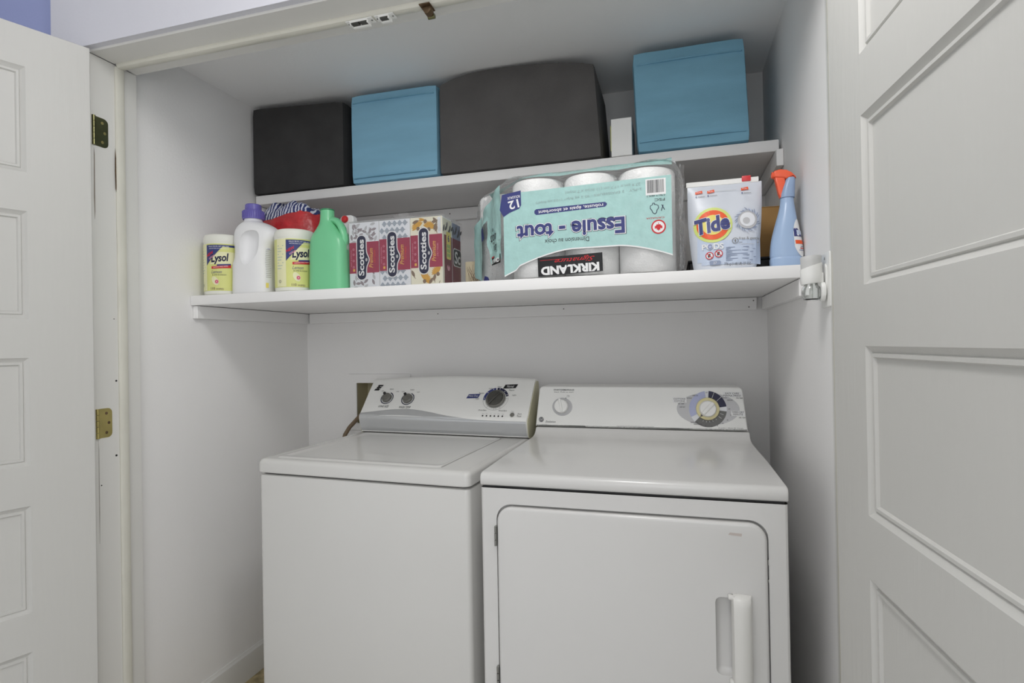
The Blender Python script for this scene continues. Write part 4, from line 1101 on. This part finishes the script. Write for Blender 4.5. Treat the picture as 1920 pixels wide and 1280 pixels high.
lf = [(0, .011), (.0022, .007), (.0045, .0085), (.004, .003), (.007, .0055), (.0080, .0035), (.0105, .0035), (.0090, .0005), (.0100, -.001), (.005, -.0045), (.0055, -.0065), (.0007, -.006), (.0007, -.011)]
lf = lf + [(-x, z) for x, z in reversed(lf)]
A.poly([(.184 - x, .117 - z) for x, z in lf], 'red', 3)
# brand panel on the lower (top of the pack, turned over) part
A.poly([(-.139, .003), (.0385, .010), (.0375, .060), (-.1400, .055)], 'black', 2)
A.text('KIRKLAND', -.051, .0205, h=.0235, wd=.160, col='white', layer=3, bold=.05, rot=RT + .035)
A.text('Signature', -.038, .0460, h=.0160, wd=.110, col='red', layer=3, shear=.5, rot=RT + .035)
A.poly([(-.133, .0465), (-.06, .0485), (-.06, .0495), (-.133, .0475)], 'red', 3)
A.build('front_print', pt)
# teal print along the upper edge and on the turned left face
b = MB(); rings = []
for i in range(41):
    u = -.30 + .52 * i / 40
    low = .283 + .004 * abs(math.sin((u + .077) * 20.5)) - (.025 * max(0, (-.2 - u) / .1))
    hi = .304 + .004 * noise.noise((u * 9, 0, 0)) - .045 * max(0, (-.12 - u) / .18) ** 1.4 + .006 * max(0, (u - .05) / .15)
    yb = -.215 + .30 * max(0, (-.2 - u)) ** 1.0 * 1.4
    rings.append([(u, yb - .018, low), (u, yb - .008, (low + hi) / 2 + .002), (u, yb + .012, hi)])
b.loft(rings, False, False, closed=False).build('top_print', INK['teal'], pt, smooth=60)
PL = [Vector((x, y, 0)) for x, y in ((-.2365, -.2535), (-.262, -.2220), (-.300, -.175), (-.335, -.131), (-.366, -.095), (-.384, -.066), (-.389, -.040), (-.384, .02))]
def lf_(u, v, h):
    k = 0; d = u
    while k < len(PL) - 2 and d > (PL[k + 1] - PL[k]).length: d -= (PL[k + 1] - PL[k]).length; k += 1
    t_ = (PL[k + 1] - PL[k]).normalized(); n_ = Vector((t_.y, -t_.x, 0)); n_ = n_ if n_.y < 0 else -n_
    return PL[k] + t_ * d + n_ * (h + .0085 + .003 * math.sin(u * 60) * min(1, u * 30) + .004 * noise.noise((u * 22, v * 26, 1))) + Vector((0, 0, v))
A = Art(lf_, .0010)
A.grid(.002, .110, lambda u: (.058 + .006 * math.sin(u * 60)) if u < .085 else .058 + (u - .085) * 2.2, lambda u: .268 - .30 * u, 'teal', 1, 18, 10)
A.grid(.110, .150, lambda u: .19 - .4 * (u - .11), lambda u: .235 - .4 * (u - .11), 'teal', 1, 6, 4)
A.grid(.160, .225, lambda u: .012 + .3 * (u - .16), lambda u: .215 - .4 * (u - .16), 'teal', 1, 8, 8)
A.text('tou', .060, .128, h=.022, col='dark', layer=2, rot=RT).text('uel', .050, .095, h=.024, col='dark', layer=2, rot=RT).text('n', .062, .152, h=.010, col='dark', layer=2, rot=RT)
A.rect(.010, .075, .1120, .1136, 'grey', 2).rect(.010, .075, .1152, .1164, 'grey', 2)
A.rect(.006, .078, .050, .075, 'black', 2).text('KLAND', .042, .059, h=.012, wd=.062, col='white', layer=3, bold=.04, rot=RT)
A.rect(.050, .078, .070, .0745, 'red', 3)
A.poly([(.130, .140), (.158, .132), (.160, .170), (.134, .175)], 'navy', 2)
A.poly([(.095, .004), (.150, .004), (.130, .026), (.108, .020)], 'royal', 2)
A.build('side_print', pt)
# loose film gathered at the right end
rings = []
for k in range(15):
    z = .006 + .275 * k / 14
    ring = []
    for j in range(9):
        q = j / 8
        ring.append(Vector((.2355 + .016 * q + .006 * noise.noise((z * 30, q * 6, 2)), -.2520 + .055 * q + .012 * math.sin(q * 7 + z * 22) * q, z + .004 * noise.noise((z * 40, q * 9, 7)))))
    rings.append(ring)
MB().loft(rings, False, False, closed=False).build('gathered_film', FILM, pt, smooth=70)

# detergent pods pouch ---------------------------------------------
po = thing('detergent_pouch', 'white stand-up pouch of laundry pods with an orange and blue round logo', 'pouch', (1.687, -.560, ZL))
PH = .231
def pw(v):           # half width
    f = v / PH
    return .0760 + .016 * f ** .8 + .004 * math.sin(PI * f)
def pdep(u, v):      # half depth
    f = v / PH
    s_ = max(0, 1 - abs(u) ** 2.6)
    return (.0015 + (.038 * (1 - f) ** .75 + .006 * math.sin(PI * f)) * s_ ** .6 + (.002 * noise.noise((u * 3, f * 5, 1)) * s_))
def pfy(x, v): return -.006 + .022 * (v / PH) - pdep(max(-1, min(1, x / pw(v))), v)
b = MB(); nx, nz = 28, 30
for sgn in (-1, 1):
    vs = []; fs = []
    for j in range(nz + 1):
        v = PH * j / nz
        for i in range(nx + 1):
            u = -1 + 2 * i / nx
            vs.append((u * pw(v) + .004 * (v / PH), -.006 + .022 * (v / PH) + sgn * pdep(u, v), v + .004 * abs(u) ** 3 * (1 if v < .03 else 0)))
    for j in range(nz):
        for i in range(nx): a = j * (nx + 1) + i; fs.append((a, a + 1, a + nx + 2, a + nx + 1) if sgn < 0 else (a, a + nx + 1, a + nx + 2, a + 1))
    b.add(vs, fs)
b.build('body', POUCH, po, smooth=60)
tz = PH
MB().rbox(-.091, .089, .0125, .0195, tz - .0015, tz + .012, .001, 1).build('zipper', PLWHITE, po)
MB().rbox(.048, .070, .0095, .0225, tz + .002, tz + .0165, .0015, 2).build('slider', mat('red_slider_plastic', srgb(214, 62, 66), .35, var=.02), po)
def tf(u, v, h):
    x = u; return Vector((x + .004 * (v / PH), pfy(x, v) - h - .0006, v))
A = Art(tf, .0008)
tx = lambda X: X - 1.684
cx, cv = tx(1.654), .1180
A.grid(-.058, .086, .012, .075, 'paleblue', 1, 12, 6)
A.grid(-.068, -.035, lambda u: .02, lambda u: .11 + (u + .068) * -1.2, 'paleblue', 1, 6, 6)
def disc(A, u, v, r, col, layer, sx=1): 
    for k in range(5): A.ring(u, v, r * k / 5 + 1e-5, r * (k + 1) / 5, col, layer, n=28, sx=sx)
disc(A, cx, cv, .0475, 'halo', 2); disc(A, cx, cv, .0400, 'orange', 3); disc(A, cx, cv, .0270, 'yellow', 4)
A.text('Tide', cx - .002, cv + .001, h=.046, wd=.088, col='white', layer=5, bold=.07, shear=.12, rot=.16)
A.text('Tide', cx - .002, cv + .001, h=.043, wd=.084, col='royal', layer=6, bold=.045, shear=.12, rot=.16)
# splashed pod
pu, pv_ = tx(1.738), .1260
disc(A, pu, pv_, .0235, 'lightgrey', 3); disc(A, pu, pv_ + .001, .0185, 'pouchwhite', 4); disc(A, pu - .003, pv_ - .002, .0085, 'lightgrey', 5)
rb = random.Random(11)
for k in range(34):
    a = 2 * PI * k / 34; r0 = .0225 + .002 * rb.random()
    A.leaf(pu + r0 * math.cos(a), pv_ + r0 * math.sin(a), .008 + .007 * rb.random(), .0022, a + .9, 'bluegrey' if k % 3 else 'paleblue', 5)
A.text('PODS', tx(1.653), .0600, h=.0155, wd=.052, col='white', layer=4, bold=.03)
A.ell(tx(1.6462), .0600, .0058, .0080, 'lav', 5, 16).ring(tx(1.6462), .0600, .0035, .0056, 'bluegrey', 6, n=14)
A.text('free & gentle', tx(1.741), .0765, h=.0095, wd=.050, col='grey', layer=4)
A.ring(tx(1.707), .0715, .0062, .0078, 'grey', 4, n=16).ell(tx(1.707), .0715, .002, .004, 'grey', 4, 10)
A.rect(tx(1.716), tx(1.766), .0665, .0675, 'grey', 4).rect(tx(1.716), tx(1.752), .0620, .0628, 'lightgrey', 4)
for k, X in enumerate((1.645, 1.667)):
    disc(A, tx(X), .0365 + .004 * k, .0098, 'pouchwhite', 3); A.ring(tx(X), .0365 + .004 * k, .0078, .0098, 'red', 4, n=20)
    A.leaf(tx(X) - .003, .031 + .004 * k, .012, .006, 1.2, 'dark', 4); A.poly([(tx(X) - .0068, .0425 + .004 * k), (tx(X) - .0056, .0437 + .004 * k), (tx(X) + .0068, .0305 + .004 * k), (tx(X) + .0056, .0293 + .004 * k)], 'red', 5)
A.rr(tx(1.645), tx(1.672), .0115, .0225, .004, 'bluegrey', 4).text('27', tx(1.658), .0170, h=.006, col='white', layer=5)
rb = random.Random(8)
for k in range(9): A.rect(tx(1.684), tx(1.735 + .022 * rb.random()), .0545 - .0042 * k, .0563 - .0042 * k, 'bluegrey', 4)
A.text('776 g (1.68 LB) 27 OZ', tx(1.712), .0115, h=.0088, wd=.064, col='dark', layer=4)
for X, wd in ((1.612, .018), (1.642, .018), (1.725, .018)):
    A.poly([(tx(X), PH - .024), (tx(X) + wd, PH - .022), (tx(X) + wd - .001, PH - .0145), (tx(X), PH - .017)], 'orange', 3); A.text('PULL', tx(X) + wd / 2, PH - .0195, h=.004, col='white', layer=4)
    A.ell(tx(X) + .002, PH - .031, .0018, .0018, 'navy', 3, 8).rect(tx(X) + .006, tx(X) + .024, PH - .032, PH - .0308, 'grey', 3)
A.rect(tx(1.662), tx(1.714), PH - .0205, PH - .0196, 'lightgrey', 3)
A.build('printing', po)

# brown carton, black flat case ------------------------------------
t = thing('flat_case', 'low black flat case lying at the back of the lower shelf under the cardboard box', 'case', (1.7315, -.270, ZL))
MB().rbox(-.130, .130, -.19, .16, 0, .040, .005, 3).build('body', BLACKP, t)
MB().rbox(-.132, .132, -.192, .162, .0395, .046, .002, 2).build('lid', BLACKP, t)
t = thing('cardboard_box', 'plain brown cardboard box behind the blue spray bottle', 'box', (1.8125, -.280, ZL + .0462), math.radians(4))
MB().rbox(-.046, .046, -.105, .11, 0, .150, .0012, 1).build('body', CARD, t)
MB().add([], []).rbox(-.0455, .0455, -.1053, .1095, .1502, .1525, .0006, 1).build('flap', CARD, t)

# spray bottle -----------------------------------------------------
t = thing('spray_bottle', 'pale blue spray bottle with an orange trigger head', 'spray bottle', (1.8330, -.572, ZL))
t.scale = (1, 1, .935)
keys = [(0, 0, .034, .024, 2.6), (.003, 0, .0375, .027, 2.8), (.020, 0, .0385, .028, 2.8), (.026, 0, .0370, .027, 2.6), (.034, 0, .0380, .0275, 2.6), (.070, 0, .0350, .027, 2.4), (.110, .001, .0275, .0245, 2.2), (.145, .003, .0205, .0205, 2.1), (.170, .004, .0165, .0165, 2.0), (.182, .004, .0155, .0155, 2.0), (.186, .004, .0150, .0150, 2.0)]
rings = [superring(k[1], 0, k[0], k[2], k[3], k[4], 40) for k in lerp_rings(keys, 50)]
MB().loft(rings).build('body', SPRAYB, t)
rings = [superring(cx_, 0, z, a_, b_, 2.6, 28) for z, cx_, a_, b_ in ((.1865, .005, .0165, .0165), (.195, .005, .0168, .0165), (.215, .008, .0145, .0145), (.236, .0125, .0112, .0125), (.240, .013, .0100, .0115))]
MB().loft(rings).build('collar', SPRAYG, t)
prof_s = [(-.0260, .2440), (-.0275, .2560), (-.0250, .2610), (-.012, .2640), (.003, .2610), (.0150, .2530), (.0235, .2420), (.0245, .2370), (.0120, .2410), (.0020, .2365), (-.006, .2410), (-.017, .2420)]
MB().prism(prof_s, -.0115, .0115, .004, 3).build('trigger_head', ORANGE, t)
MB().lathe([(.0085, 0), (.0085, .004), (.006, .0045), (.0045, .001)], (-.0262, 0, .2515), 18, 'X', M=Matrix.Rotation(PI, 3, 'Z')).build('nozzle', ORANGE, t)
prof_t = [(-.0240, .2440), (-.0010, .2440), (.0005, .2280), (-.0010, .2100), (-.0035, .1900), (-.0120, .1880), (-.0160, .2000), (-.0200, .2220)]
MB().prism(prof_t, -.0085, .0085, .003, 3).build('trigger', ORANGE, t)
def sf(u, v, h):
    k = min(lerp_rings(keys, 50), key=lambda q: abs(q[0] - v)); c, q = math.cos(u), math.sin(u); e = k[4]
    return Vector((k[1] + (k[2] + h + .0005) * abs(c) ** (2 / e) * (1 if c >= 0 else -1), (k[3] + h + .0005) * abs(q) ** (2 / e) * (1 if q >= 0 else -1), v))
A = Art(sf)
sq = lambda u: math.sqrt(max(0, 1 - ((u + .55) / .72) ** 2))
A.grid(-1.25, .15, lambda u: .060 - .036 * sq(u), lambda u: .078 + .048 * sq(u), 'white', 1, 18, 14)
A.grid(-1.22, .12, .078, .100, 'royal', 2, 14, 4).grid(-1.18, .08, .058, .068, 'orange', 2, 14, 2)
A.grid(-1.0, -.1, .083, .095, 'paleblue', 3, 8, 2)
for k in range(3): A.grid(-.95 + .1 * k, -.15 - .1 * k, .040 + .005 * k, .0425 + .005 * k, 'red' if k == 1 else 'bluegrey', 2, 8, 1)
A.build('label', t)
